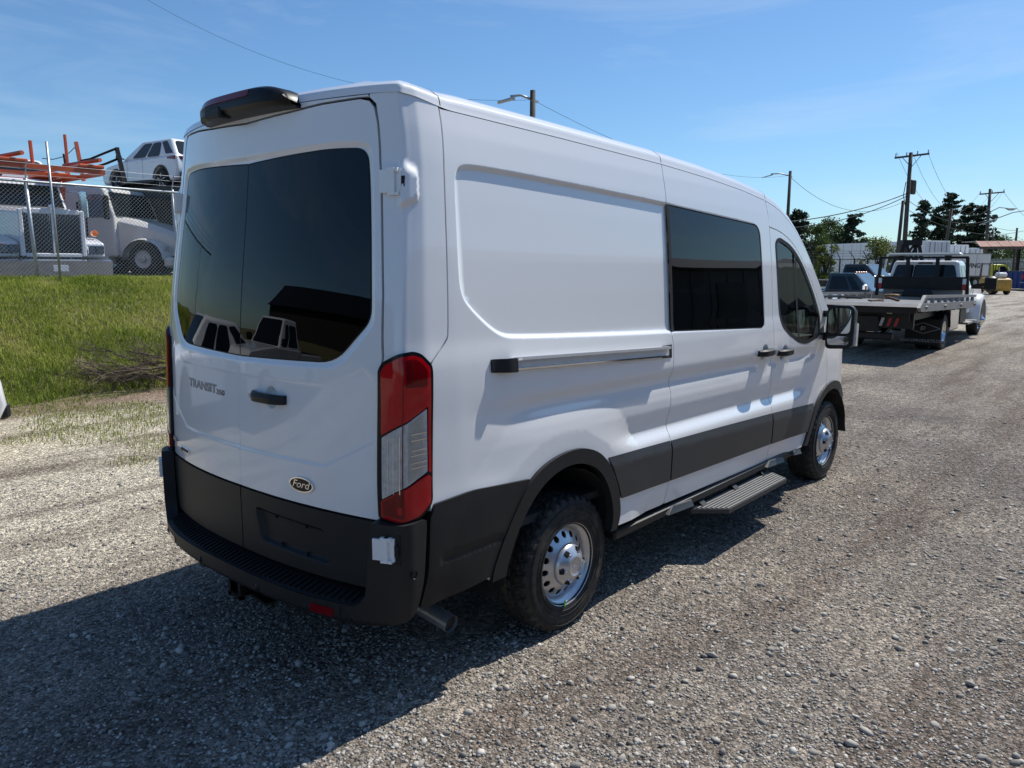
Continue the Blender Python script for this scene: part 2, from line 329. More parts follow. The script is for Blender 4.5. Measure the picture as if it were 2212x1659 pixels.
# ================================================================ the white van
VAN = thing('cargo_van', 'white medium-roof panel van with black bumper and dark rear glass, standing on the gravel', 'van')
def offv(off, s, z): return off(s, z) if callable(off) else off
def panel(name, outline, m, parent, holes=(), sg=-1, off=0., skirt=.02, dx=.05, dz=.02, step=.02, extra=(), both=False, feat=True, efn=None, avoid=(), skew=0.):
    """a body panel cut out of the van surface by an outline in (s, z), with folded edges"""
    outline = resample(outline, step); holes = [resample(h, step) for h in holes]
    V, T, loops = tri2d(outline, holes, dx, dz, extra, avoid, skew)
    s, z = V[:,0], V[:,1]; e = .0025
    def Q(a, b, sgn):
        o = offv(off, a, b)
        if efn is not None: o = o-efn(a, b)
        return P(a, b, sgn, o, feat)
    verts = []; faces = []; norms = []
    for sgn in ((-1, 1) if both else (sg,)):
        p = Q(s, z, sgn); n = np.cross(Q(s+e, z, sgn)-Q(s-e, z, sgn), Q(s, z+e, sgn)-Q(s, z-e, sgn))
        n /= np.linalg.norm(n, axis=1)[:,None]+1e-12
        if sgn > 0: n = -n
        n0 = len(verts); verts += list(p); norms += list(n)
        # orient
        fl = np.einsum('ij,ij->i', np.cross(p[T[:,1]]-p[T[:,0]], p[T[:,2]]-p[T[:,0]]), n[T[:,0]]) < 0
        for t, f in zip(T, fl): faces.append(tuple(n0+(t[::-1] if f else t)))
        if skirt:
            for k, lp in enumerate(loops):
                b0 = len(verts); L = len(lp)
                a = p[lp]; nn = n[lp]; inn = a-nn*skirt
                tg = np.roll(a, -1, 0)-np.roll(a, 1, 0); sn = np.cross(tg, nn); sn /= np.linalg.norm(sn, axis=1)[:,None]+1e-9
                cs = np.array(outline if k == 0 else holes[k-1]); ar = np.sum(cs[:,0]*np.roll(cs[:,1], -1)-np.roll(cs[:,0], -1)*cs[:,1])
                flip = (ar < 0) ^ (k > 0) ^ (sgn > 0)
                if flip: sn = -sn
                verts += list(a)+list(inn); norms += list(sn)*2
                for i in range(L):
                    j = (i+1) % L; q = (b0+i, b0+j, b0+L+j, b0+L+i)
                    faces.append(q[::-1] if not flip else q)
    me = bpy.data.meshes.new(name); me.from_pydata([tuple(q) for q in verts], [], [tuple(map(int, q)) for q in faces]); me.update(); me.shade_smooth()
    me.normals_split_custom_set_from_vertices([tuple(q) for q in norms])
    return link(name, me, m, parent)
def ribbon(name, path, wid, m, parent, sg=-1, off=0., both=False, feat=True, closed=False):
    """a thin strip that follows the van surface along a path in (s, z)"""
    path = np.array(resample(path, .02, closed)); N = len(path)
    t = (np.roll(path, -1, 0)-np.roll(path, 1, 0)); 
    if not closed: t[0] = path[1]-path[0]; t[-1] = path[-1]-path[-2]
    t /= np.linalg.norm(t, axis=1)[:,None]+1e-12; nr = np.stack([-t[:,1], t[:,0]], -1)*wid/2
    mb = MB()
    for sgn in ((-1, 1) if both else (sg,)):
        a = P(*(path+nr).T, sgn, off, feat); b = P(*(path-nr).T, sgn, off, feat); n0 = len(mb.v)
        mb.v += [tuple(q) for q in a]+[tuple(q) for q in b]
        for i in range(N if closed else N-1):
            j = (i+1) % N; q = (n0+i, n0+j, n0+N+j, n0+N+i); mb.f.append(q if sgn > 0 else q[::-1])
    return mb.build(name, m, parent, smooth=True)
def cut(line, g):
    """shift a seam line sideways by g (gap half-width)"""
    line = np.array(line, float); t = np.gradient(line, axis=0); t /= np.linalg.norm(t, axis=1)[:,None]+1e-12
    return [tuple(q) for q in line+np.stack([t[:,1], -t[:,0]], -1)*g]
GW = .0036
def zgr(x): return zg(x)+.038*(1-sst(.18,.50,x))
def topline(x0, x1, n=20, d=0.0): return [(x, float(zg(np.interp(x,_SS,_SX)))-d) for x in np.linspace(x0, x1, n)]
# --- seams on the side (x, z), from the top down
SR = smooth_poly([(.424,2.476),(.423,2.386),(.406,2.191),(.395,1.98),(.384,1.741),(.375,1.585),(.365,1.555),(.272,1.470)], 1, False)
SD = smooth_poly([(2.158,2.425),(2.158,2.336),(2.166,2.233),(2.164,1.85),(2.161,1.469),(2.178,1.40),(2.178,1.27),(2.165,1.18),(2.178,1.10),(2.178,1.02),(2.160,.93),(2.160,.838),(2.160,.59),(2.150,.50),(2.146,.452)], 1, False)
SF = smooth_poly([(3.575,2.32),(3.615,2.20),(3.638,1.9),(3.640,1.45),(3.655,1.28),(3.66,1.10),(3.66,.90),(3.66,.56),(3.655,.43)], 1, False)
SA = smooth_poly([(3.612,2.135),(3.80,2.112),(4.0,2.055),(4.15,1.975),(4.33,1.83),(4.52,1.66),(4.66,1.51),(4.76,1.36)], 1, False)   # top of the front door
SH = smooth_poly([(4.76,1.36),(4.775,1.22),(4.80,1.10),(4.84,.98),(4.84,.86)], 1, False)                                                # front door / wing
ARCH_O = smooth_poly([(.575,.47),(.590,.54),(.697,.715),(.832,.875),(.995,.948),(1.20,.968),(1.36,.93),(1.47,.855),(1.562,.73),(1.605,.58),(1.600,.50),(1.57,.452)], 2, False)
ARCH_I = smooth_poly([(.665,.47),(.682,.53),(.765,.69),(.898,.822),(1.047,.885),(1.20,.893),(1.34,.852),(1.43,.785),(1.495,.69),(1.535,.575),(1.53,.49),(1.51,.452)], 2, False)
FA_O = smooth_poly([(4.315,.42),(4.40,.53),(4.50,.67),(4.63,.79),(4.80,.866),(5.0,.885),(5.2,.85),(5.36,.765),(5.45,.66),(5.50,.54),(5.48,.40)], 2, False)
FA_I = smooth_poly([(4.40,.42),(4.47,.52),(4.56,.64),(4.67,.735),(4.82,.80),(4.98,.815),(5.14,.785),(5.27,.71),(5.36,.61),(5.40,.50),(5.39,.40)], 2, False)
def sillz(x): return float(np.interp(x, [.2,1.55,2.15,3.2,4.4], [.47,.458,.447,.428,.412]))
def inset(poly, d):
    A = np.array(poly); t = np.roll(A, -1, 0)-np.roll(A, 1, 0); t /= np.linalg.norm(t, axis=1)[:,None]+1e-9; n = np.stack([t[:,1], -t[:,0]], -1)
    if not inpoly(A[:1,0]+n[:1,0]*.003, A[:1,1]+n[:1,1]*.003, poly)[0]: n = -n
    return [tuple(q) for q in A+n*d]
def contours(poly, ds, step): return [q for d in ds for q in inset(resample(poly, step), d)]
def circ(cx, cz, k, n=20): return [(cx+.058*k*cos(j*2*pi/n), cz+.062*k*sin(j*2*pi/n)) for j in range(n)]
RECC = contours(_REC, (-.003,.001,.005,.009,.013,.017,.021,.025), .02)
DISH = [q for c in ((3.50,1.247),(3.87,1.217)) for k in (.15,.4,.5,.62,.75,.88,1.0,1.06) for q in circ(*c, k)]
def mbev(a, b):
    zt = np.interp(a, [1.5,2.16,2.83,3.66,4.53], [.858,.838,.815,.786,.745]); return .013*np.clip((b-(zt-.052))/.052, 0, 1)
def van_side(sg):
    nm = lambda a: a
    # quarter panel behind the sliding door
    o = cut(SR, -GW)[::-1]                          # up from the lamp to the gutter
    o += [(x, z) for x, z in topline(.432, 2.150, 40, GW)]
    o += cut(SD, GW)
    o += [(2.1,sillz(2.1)),(1.62,sillz(1.62)-.0)]
    o += [q for q in ARCH_O[::-1] if q[1] > .47][0:]
    o += [(.56,.49),(.30,.49),(.262,.55),(.262,.90),(.270,1.30)]
    panel('rear_quarter_panel', o, M['paint'], VAN, sg=sg, dx=.045, dz=.011, extra=RECC, avoid=[(_REC,-.004,.030)], skew=-.014)
    # sliding door
    o = cut(SD, -GW)[::-1]+topline(2.164, 3.566, 30, GW)+cut(SF, GW)+[(x, sillz(x)) for x in np.linspace(3.64, 2.16, 12)]
    win = rpoly([(2.172,2.206),(3.395,2.140),(3.462,2.06),(3.498,1.49),(3.43,1.424),(2.172,1.478)], [.005,.07,.02,.07,.06,.005])
    win = rpoly([(2.172,2.206),(3.455,2.138),(3.502,1.421),(2.172,1.478)], [.006,.09,.08,.006], 6)
    sd = panel('sliding_door', o, M['paint'], VAN, holes=[win], sg=sg, dx=.045, dz=.011, extra=RECC+DISH, avoid=[(_REC,-.004,.030),(circ(3.50,1.247,1.0),-.1,.1)], skew=-.014)
    panel('window', win, M['tint'], sd, sg=sg, off=-.005, skirt=0, dx=.1, dz=.1, feat=False)
    ribbon('window_seal', win, .014, M['gap'], sd, sg=sg, off=-.004, closed=True, feat=False)
    ribbon('window_seal', [(2.184,2.205),(2.184,1.478)], .030, M['gap'], sd, sg=sg, off=-.003, feat=False)
    o = [(2.166,.836),(2.83,.815),(3.651,.786),(3.651,.556),(2.89,.575),(2.166,.594)]
    panel('side_moulding', o, M['plastic2'], sd, sg=sg, off=.016, skirt=.016, dx=.1, dz=.012, efn=mbev)
    # front door
    fd_top = cut(SA, GW)
    o = fd_top+cut(SH, GW)+[q for q in FA_O[:60] if q[1] < .86 and q[0] < 4.8][::-1]+[(x, sillz(x)) for x in np.linspace(4.30, 3.67, 6)]+[q for q in cut(SF, -GW)[::-1] if q[1] < 2.13]
    win = rpoly([(3.724,2.030),(3.80,2.052),(4.0,2.005),(4.17,1.915),(4.33,1.775),(4.50,1.61),(4.615,1.46),(4.60,1.30),(4.30,1.262),(4.13,1.285),(3.92,1.365),(3.80,1.43),(3.765,1.56)], [.04,.06,.1,.1,.1,.1,.05,.06,.1,.1,.1,.06,.1], 4)
    fdo = panel('front_door', o, M['paint'], VAN, holes=[win], sg=sg, dx=.045, dz=.011, extra=DISH, avoid=[(circ(3.87,1.217,1.0),-.1,.1)], skew=-.014)
    panel('window', win, M['clearglass'], fdo, sg=sg, off=-.006, skirt=0, dx=.2, dz=.2)
    ribbon('window_seal', win, .03, M['gap'], fdo, sg=sg, off=.001, closed=True)
    ribbon('window_divider', [(4.085,1.965),(4.125,1.285)], .035, M['gap'], fdo, sg=sg, off=.002)
    o = [(3.669,.785),(4.53,.745),(4.50,.695),(4.44,.60),(4.385,.53),(3.669,.553)]
    panel('side_moulding', o, M['plastic2'], fdo, sg=sg, off=.016, skirt=.016, dx=.1, dz=.012, efn=mbev)
    # windscreen pillar panel above the front door
    o = topline(3.583, 4.93, 26, GW)+[(4.88,1.42),(4.82,1.365),(4.768,1.362)]+cut(SA, -GW)[::-1]+[q for q in cut(SF, -GW) if q[1] > 2.14][::-1]
    panel('windscreen_pillar', o, M['paint'], VAN, sg=sg, dx=.045, dz=.03)
    # front wing and nose
    o = cut(SH, -GW)+[q for q in FA_O if q[0] > 4.80 and q[1] > .41]+[(5.56,.40),(6.0,.38),(6.49,.38)]+[(s_, z_) for s_, z_ in topline(6.49, 4.94, 26, GW)]+[(4.88,1.41),(4.82,1.355)]
    panel('front_wing', o, M['paint'], VAN, sg=sg, dx=.05, dz=.03)
    # bare strip between the quarter panel and the arch trim: arch mouldings
    o = ARCH_O+ARCH_I[::-1]
    panel('wheel_arch_trim', o, M['plastic'], VAN, sg=sg, off=.020, skirt=.05, dx=.03, dz=.03, step=.03)
    o = FA_O+FA_I[::-1]
    panel('wheel_arch_trim', o, M['plastic'], VAN, sg=sg, off=.020, skirt=.05, dx=.03, dz=.03, step=.03)
    # mouldings on the quarter panel
    o = [(1.500,.858),(2.150,.838),(2.152,.594),(1.622,.612),(1.585,.70)]
    panel('side_moulding', o, M['plastic2'], VAN, sg=sg, off=.016, skirt=.016, dx=.1, dz=.012, efn=mbev)
    o = rpoly([(.250,.845),(.275,.900),(.479,.912),(.838,.884),(.70,.71),(.60,.545),(.585,.50),(.35,.475),(.215,.462),(.243,.64)], [.02,.01,.05,.0,.05,.03,.01,.05,.02,.05])
    def tr_e(a, b): return .012*(sst(.632,.640,b)-sst(.655,.69,b))*sst(.29,.32,a)*(1-sst(.63,.66,a))*.6-.0*a
    panel('rear_corner_trim', o, M['plastic'], VAN, sg=sg, off=.014, skirt=.03, dx=.03, dz=.01, efn=tr_e)
    # corner pillar (from the rear-door gap round to the side seam)
    gl = [(.050,1.44),(.068,1.50),(.069,1.74),(.060,1.93),(.052,2.12),(.046,2.25),(.044,2.40),(.040,2.475),(.015,2.500)]
    o = [(q[0]+GW*1.3, q[1]) for q in gl]+[(q, float(zgr(np.interp(q,_SS,_SX)))-.001) for q in (.02,.08,.14,.20,.26,.30,.34,.38,.415)]+[q for q in cut(SR, GW)]+[(.25,1.46),(.20,1.50),(.12,1.49)]
    def bump(a, b): # pressed boss beside the upper hinge
        return -.020*sst(.118,.150,a)*(1-sst(.205,.232,a))*sst(2.085,2.118,b-.35*(a-.2))*(1-sst(2.20,2.262,b+.35*(a-.16)))
    panel('corner_pillar', o, M['paint'], VAN, sg=sg, dx=.012, dz=.014, efn=bump)
    # backing strips behind the gaps
    for nmn, pth in (('panel_seam', SR), ('panel_seam', SD), ('panel_seam', SF), ('panel_seam', SA), ('panel_seam', SH)):
        ribbon(nmn, pth, .03, M['gap'], VAN, sg=sg, off=-.015)
    ribbon('panel_seam', [(x, z) for x, z in topline(.43, 4.9, 60)], .03, M['gap'], VAN, sg=sg, off=-.014)
    # mirror
van_side(-1); van_side(1)
# --- rear doors
RDQ = [(-1.5,1.366),(-.185,1.373),(-.02,1.46),(.10,1.30),(.034,1.156),(-.20,1.023),(-1.5,1.010)]
RWIN = rpoly([(-.7475,2.292),(-.43,2.306),(-.20,2.314),(-.022,2.305),(-.014,2.19),(-.004,1.98),(.006,1.745),(.008,1.64),(-.16,1.466),(-.39,1.459),(-.7475,1.450)], [.004,.1,.1,.07,.05,.1,.05,.10,.08,.1,.004], 5)
_RF = [(a*1.0+(.030 if a > -.5 else -.2), 1.88+(b-1.88)*1.075) for a, b in RWIN]
def rear_e(a, b):
    d = pdist(a, b, _RF); i = inpoly(a, b, _RF); o = np.where(i, sst(0,.028,d), 0)*.012
    d = pdist(a, b, RDQ); i = inpoly(a, b, RDQ)
    return o+np.where(i, sst(0,.014,d)*.001+.0026*np.clip((1.37-b)/.35, 0, 1)*sst(0,.016,d), 0)
def rear_er(a, b): return rear_e(a, b)+.018*(1-sst(.5,1.0,np.hypot((a+.51)/.042, (b-1.283)/.055)))
gR = [(.042,.842),(.044,1.43),(.060,1.49),(.062,1.74),(.053,1.93),(.045,2.12),(.039,2.25),(.037,2.40),(.030,2.462),(.012,2.487),(-.03,2.497)]
RD = {}
_HC = [(-.51+.042*cos(j*pi/10), 1.283+.055*sin(j*pi/10)) for j in range(20)]
REARC = [(-.51+(q[0]+.51)*k, 1.283+(q[1]-1.283)*k) for q in _HC for k in (.2,.45,.58,.72,.86,1.0,1.1)]+contours(_RF, (-.003,.001,.006,.011,.017,.023,.029), .015)+contours(RDQ, (-.003,.0005,.004,.008,.013,.019), .02)
for sg in (-1, 1):
    o = [(-.7504,.846),(-.30,.845)]+gR+[(-.225,2.492),(-.423,2.479),(-.7504,2.466)]
    d = panel('rear_door', o, M['paint'], VAN, holes=[RWIN], sg=sg, off=-.002, dx=.03, dz=.03, efn=rear_er if sg < 0 else rear_e, skirt=.03, extra=REARC, avoid=[(_RF,-.004,.032),(RDQ,-.004,.024),(_HC,-.012,1)])
    RD[sg] = d
    panel('window', RWIN, M['tint'], d, sg=sg, off=-.012, skirt=0, dx=.05, dz=.05, step=.03)
    ribbon('window_seal', RWIN, .012, M['gap'], d, sg=sg, off=-.0125, closed=True)
    # black lower cladding
    o = [(-.7475,.838),(.044,.834),(.044,.545),(-.7475,.545)]
    if sg < 0:
        PL = rpoly([(-.64,.772),(-.21,.757),(-.182,.60),(-.60,.615)], .03)
        panel('door_cladding', o, M['plastic'], d, sg=sg, off=.004, dx=.03, dz=.03, skirt=.03, extra=contours(PL, (-.002,.001,.005,.010,.015,.021), .02), avoid=[(PL,-.004,.024)], efn=lambda a, b: np.where(inpoly(a, b, PL), sst(0,.02,pdist(a, b, PL)), 0)*.022)
        for a, b in ((-.50,.748),(-.32,.742),(-.47,.632),(-.32,.622)):
            c = P(a, b, sg, -.012); MB().lathe([(.0,-.012),(.007,-.012),(.007,.0),(0,.0)], c, 'x', 8).build('plate_screw', M['gap'], d)
    else: panel('door_cladding', o, M['plastic'], d, sg=sg, off=.004, dx=.03, dz=.02, skirt=.03)
for sg in (-1, 1): ribbon('panel_seam', [(q[0]+.006, q[1]) for q in gR], .04, M['gap'], VAN, off=-.026, sg=sg)
ribbon('panel_seam', [(-.749,2.47),(-.423,2.484),(-.225,2.498),(-.03,2.503)], .03, M['gap'], VAN, off=-.026, both=True)
ribbon('panel_seam', [(-.7505,.55),(-.7505,.84)], .02, M['gap'], VAN, off=-.012)
# header over the rear doors
o = [(-.7505,2.474),(-.423,2.487),(-.225,2.501),(-.03,2.506),(.014,2.504),(.012,2.512),(-.7505,2.513)]
panel('rear_header', o, M['paint'], VAN, both=True, dx=.04, dz=.01, step=.015)
# --- roof, windscreen and bonnet: one height field over the plan ring
ss = np.arange(S0, S1+.001, .02)
ringR = P(ss, zg(np.interp(ss,_SS,_SX)), -1, 0, False); xr = ringR[:,0]
ring2 = [(float(a), float(b)) for a, b in ringR[:,:2]]; ring2 += [(a, -b) for a, b in ring2[::-1]][1:-1]
ring2 = [q for i, q in enumerate(ring2) if hypot(q[0]-ring2[i-1][0], q[1]-ring2[i-1][1]) > .004]
ex = []
R2 = np.array(ring2); tg = np.roll(R2, -1, 0)-np.roll(R2, 1, 0); tg /= np.linalg.norm(tg, axis=1)[:,None]; nin = np.stack([-tg[:,1], tg[:,0]], -1)
if inpoly(np.array([R2[50,0]+nin[50,0]*.05]), np.array([R2[50,1]+nin[50,1]*.05]), ring2)[0] == False: nin = -nin
for d in (.004,.010,.018,.028,.04,.055,.075,.10,.13,.17): ex += [tuple(q) for q in R2+nin*d]
V, T, loops = tri2d(ring2, (), .09, .09, ex)
_pd = np.array([0,.004,.010,.018,.028,.04,.055,.075,.10,.13,.17,.3,.6,1.0]); _ph = np.array([0,.024,.042,.050,.056,.066,.076,.085,.091,.095,.098,.105,.116,.124])
def zroof(x, y):
    d = pdist(x, y, ring2); k = .74+.26*sst(.15,.6,x); k = np.where(x > 3.5, 1-.55*sst(3.5,4.6,x), k)
    rib = .010*sum(np.exp(-((np.abs(y)-c)/.035)**2) for c in (.18,.42))*sst(.5,.8,x)*(1-sst(3.2,3.5,x))
    lip = .012*(np.exp(-((np.abs(y)-.62)/.05)**2)+.0)*(1-sst(.3,.7,x))*sst(.05,.12,d)
    return zgr(x)+np.interp(d, _pd, _ph)*k+rib+lip, d
z_, d_ = zroof(V[:,0], V[:,1]); e = .004
zx = (zroof(V[:,0]+e, V[:,1])[0]-zroof(V[:,0]-e, V[:,1])[0])/(2*e); zy = (zroof(V[:,0], V[:,1]+e)[0]-zroof(V[:,0], V[:,1]-e)[0])/(2*e)
N_ = np.stack([-zx, -zy, np.ones_like(zx)], -1)
bd = d_ < .002
if bd.any():
    for i in np.where(bd)[0]:
        j = np.argmin(np.hypot(R2[:,0]-V[i,0], R2[:,1]-V[i,1])); N_[i] = (-nin[j,0]*3, -nin[j,1]*3, 1)
N_ /= np.linalg.norm(N_, axis=1)[:,None]
PV = np.c_[V, z_]
cc = V[T].mean(1); cd_ = d_[T].mean(1)
cls = np.where((cc[:,0] > 4.02) & (cc[:,0] < 4.98) & (cd_ > .075), 1, np.where(cc[:,0] >= 4.98, 2, 0))
for k, (nm, m) in enumerate((('roof', M['paint']), ('windscreen', M['clearglass']), ('bonnet', M['paint']))):
    t = T[cls == k]; u, inv = np.unique(t, return_inverse=True); t = inv.reshape(-1, 3); pv = PV[u]
    fl = np.cross(pv[t[:,1]]-pv[t[:,0]], pv[t[:,2]]-pv[t[:,0]])[:,2] < 0; t[fl] = t[fl][:,::-1]
    me = bpy.data.meshes.new(nm); me.from_pydata([tuple(q) for q in pv], [], [tuple(map(int, q)) for q in t]); me.update(); me.shade_smooth()
    me.normals_split_custom_set_from_vertices([tuple(q) for q in N_[u]]); ob = link(nm, me, m, VAN)
    if k == 0: ROOF = ob
for x in (.425, 2.156, 3.58):   # joints across the roof rails
    for sg in (-1, 1):
        yb = float(np.interp(x, xr[60:400], -ringR[60:400,1])); ys = np.array([yb-q for q in (.001,.004,.01,.018,.028,.04,.055,.075,.1,.13)])
        mb = MB(); a = [(x-.003, sg*y, float(zroof(np.array([x]), np.array([sg*y]))[0][0])+.0012) for y in ys]
        mb.loft([a, [(q[0]+.006, q[1], q[2]) for q in a]], False, False, False).build('rail_joint', M['gap'], ROOF)
# --- high brake lamp pod with camera
def podz(y): return 2.486-.02*(abs(y)/.4)**2
rings = []; ys = np.linspace(-.365, .365, 27)
for y in ys:
    t = abs(y)/.365; k = (1-t**5)**.5 if t < 1 else .0; k = max(k, .12)
    xb = xrear(y)+.112; z0 = 2.492-.0*t; h = .098*k; dd = .115*(1-.55*t**4)
    sec = [(xb+.06,z0),(xb-.012,z0),(xb-dd*.62,z0+.012),(xb-dd*.80,z0+.026),(xb-dd*.82,z0+.020+h*.45),(xb-dd*.70,z0+h*.90),(xb-dd*.50,z0+h),(xb+.02,z0+h*.98),(xb+.16,z0+h*.62)]
    rings.append([(a, y, b) for a, b in sec])
POD = MB().loft(rings).build('brake_lamp_pod', M['podblack'], VAN, angle=35); POD.location = (0,-.02,0)
mb = MB(); rr = []
for y in np.linspace(-.150, .30, 20):
    xb = xrear(y)+.112; h = .098*max((1-(abs(y)/.365)**5)**.5, .1); dd = .115*(1-.55*(abs(y)/.365)**4); z0 = 2.492
    rr.append([(xb-dd*.82-.003,y,z0+.018+h*.42),(xb-dd*.705-.003,y,z0+h*.89+.001),(xb-dd*.69,y,z0+h*.88),(xb-dd*.80,y,z0+.016+h*.42)])
mb.loft(rr).build('brake_lens', M['red2'], POD)
c = (.015,.12,2.517); MB().lathe([(.0,-.012),(.012,-.012),(.014,.0),(.014,.02)], c, 'x', 14).build('camera_lens', M['gap'], POD)
bx('camera_housing', M['plastic'], POD, -.006,.06,.07,.20,2.490,2.540,.008)
# --- tail lamps
def ring_off(poly, d):
    A = np.array(poly); c = A.mean(0); o = []
    for i in range(len(A)):
        a, b, c_ = A[i-1], A[i], A[(i+1) % len(A)]; t = c_-a; t = t/np.linalg.norm(t); n = np.array([t[1], -t[0]])
        if np.dot(n, c-b) < 0: n = -n
        o.append(tuple(b+n*d))
    return o
LO = rpoly([(.048,1.450),(.070,1.482),(.141,1.519),(.191,1.525),(.226,1.513),(.268,1.468),(.272,1.44),(.266,.905),(.215,.855),(.135,.833),(.060,.846),(.046,.865)], [.015,.01,.02,.02,.02,.02,.02,.04,.03,.03,.02,.01])
for sg in (-1, 1):
    L = panel('tail_lamp', LO, M['badge'], VAN, sg=sg, off=.012, skirt=.05, dx=.02, dz=.04, feat=False)
    z1 = [(.070,1.184),(.150,1.242),(.236,1.294)]; z0 = [(.240,1.050),(.160,.998),(.070,.940)]
    up = [(.062,1.445),(.080,1.474),(.145,1.505),(.190,1.510),(.222,1.497),(.254,1.460),(.255,1.02),(.247,1.052)]
    panel('red_lens', rpoly([(.064,1.440),(.082,1.470),(.145,1.505),(.190,1.510),(.222,1.497),(.255,1.458),(.257,1.035),(.246,1.042),(.244,1.306),(.160,1.254),(.068,1.195)], .006, 2), M['red'], L, sg=sg, off=.019, skirt=.008, dx=.015, dz=.03, feat=False)
    panel('upper_red_cell', rpoly([(.155,1.492),(.192,1.496),(.218,1.480),(.242,1.448),(.242,1.385),(.155,1.385)], .006, 2), M['red2'], L, sg=sg, off=.0205, skirt=.002, dx=.03, dz=.03, feat=False)
    panel('lower_red_lens', rpoly([(.064,.930),(.158,.986),(.246,1.030),(.257,1.022),(.253,.915),(.210,.871),(.135,.850),(.064,.862)], .008, 2), M['red'], L, sg=sg, off=.019, skirt=.008, dx=.02, dz=.03, feat=False)
    panel('lower_red_cell', rpoly([(.072,.930),(.152,.978),(.150,.866),(.072,.874)], .006, 2), M['red2'], L, sg=sg, off=.0205, skirt=.002, dx=.03, dz=.03, feat=False)
    panel('reversing_lens', rpoly([(.070,1.186),(.160,1.246),(.239,1.296),(.242,1.044),(.160,.996),(.070,.938)], .004, 2), M['clear'], L, sg=sg, off=.018, skirt=.01, dx=.02, dz=.03, feat=False)
    panel('reversing_reflector', rpoly([(.165,1.242),(.222,1.276),(.224,1.046),(.165,1.008)], .004, 2), mat('lamp_reflector', (.42,.40,.36), .35, metal=.3, var=.12, vscale=30), L, sg=sg, off=.0195, skirt=.002, dx=.03, dz=.03, feat=False)
    for zz in (1.20,1.175,1.135,1.115,1.085,1.065):
        ribbon('lens_rib', [(.172,zz),(.238,zz+.005)], .005, M['chrome'], L, sg=sg, off=.022, feat=False)
    for a in (.095,.118,.14): ribbon('lens_rib', [(a,.965),(a,1.195)], .003, M['chrome'], L, sg=sg, off=.0195, feat=False)
    ribbon('lens_line', [(.148,.86),(.148,1.50)], .0025, M['red2'], L, sg=sg, off=.0202, feat=False)
# --- hinges
for sg in (-1, 1):
    for zc, offs, nm in ((2.172,.006,'upper_hinge'), (.750,.058,'lower_hinge')):
        a = P(.058, zc, sg, offs); b = P(.150, zc, sg, offs); t = Vector(b-a); t.z = 0; t.normalize(); n = Vector((t.y, -t.x, 0))*(-1)
        if n.x > 0: n = -n
        o = Vector(a)
        def hb(u0, u1, w0, w1, z0, z1):
            q = [(u0,w0),(u1,w0),(u1,w1),(u0,w1)]; return [[tuple(o+t*u+n*w+Vector((0,0,z-zc))) for u, w in q] for z in (z0, z1)]
        h = MB()
        for args in ((-.004,.050,-.03,.018,zc-.042,zc+.044),(.046,.062,-.03,.024,zc-.05,zc+.052),(.062,.086,-.03,.010,zc-.046,zc+.048),(.03,.075,-.02,.020,zc+.036,zc+.052),(.03,.078,-.02,.020,zc-.052,zc-.040)): h.loft(hb(*args))
        H_ = h.build(nm, M['paint'], VAN, angle=30)
        MB().loft(hb(.088,.102,-.03,.014,zc-.022,zc+.020)).build('hinge_stop', M['gap'], H_)
        if zc < 1: MB().loft(hb(-.014,.108,-.05,-.0,zc-.062,zc+.060)).build('hinge_pocket', M['gap'], H_)
# --- rear bumper
def ob(s, z): return np.interp(s, [-.75,-.2,-.02,.09,.16,.236], [.098,.094,.080,.058,.042,.014])*(1-.0*z)+.0-.022*sst(.46,.40,z)*0-.03*(1-sst(.395,.43,z))
o = rpoly([(-.7512,.412),(-.49,.408),(-.2,.400),(-.04,.392),(.09,.410),(.195,.455),(.222,.62),(.236,.845),(.215,.852),(.13,.846),(.045,.852),(.028,.66),(.022,.535),(-.01,.492),(-.32,.490),(-.58,.497),(-.7512,.50)], [0,.1,.1,.05,.05,.05,.1,.01,.01,.05,.01,.03,.03,.05,.1,.1,0])
BUMP = panel('rear_bumper', o, M['plastic'], VAN, both=True, off=ob, skirt=.06, dx=.03, dz=.012, feat=False)
mb = MB(); sr = np.linspace(-.7512, .02, 50)
for sg in (-1, 1):
    a = P(sr, np.full(50,.492), sg, ob(sr, np.full(50,.49))-.004, False); b = P(sr, np.full(50,.520), sg, -.03, False)
    mb.loft([[tuple(q) for q in a], [tuple(q) for q in b]], False, False, False)
mb.build('bumper_step', M['plastic'], BUMP, smooth=True)
mb = MB()
for sg in (-1, 1):
    for s in np.arange(-.74, -.03, .03):
        q = [P(s+ds, .495, sg, oo, False) for ds, oo in ((0,float(ob(s,.49))-.02),(.010,float(ob(s,.49))-.02),(.016,.005),(.006,.005))]; zz = [.4985,.4985,.518,.518]
        lo = [(a[0], a[1], h-.01) for a, h in zip(q, zz)]; hi = [(a[0], a[1], h+.005) for a, h in zip(q, zz)]; mb.loft([lo, hi])
tag(mb.build('step_treads', M['black'], BUMP), kind='stuff')
for s, z, sg in ((-.511,.448,-1),(-.017,.440,-1),(.168,.640,-1),(-.511,.448,1),(-.017,.440,1)):
    c = P(s, z, sg, float(ob(s,z)), False); e2 = P(s+.01, z, sg, float(ob(s+.01,z)), False); t = Vector(e2-c).normalized(); n = Vector((t.y,-t.x,0)); n = n if n.x < 0 else -n
    rg = []
    for r, d in ((.0,.004),(.011,.004),(.012,.001),(.016,.001),(.017,-.004)): rg.append([tuple(Vector(c)+n*d+t*r*cos(k*pi/8)+Vector((0,0,r*sin(k*pi/8)))) for k in range(16)])
    MB().loft(rg, False, False).build('parking_sensor', M['black'], BUMP, smooth=True)
for sg in (-1, 1):
    panel('reflector', rpoly([(-.21,.466),(-.102,.464),(-.104,.426),(-.206,.430)], .008, 3), M['red2'], BUMP, sg=sg, off=lambda a, b: ob(a, b)+.003, skirt=.006, dx=.05, dz=.05, feat=False)
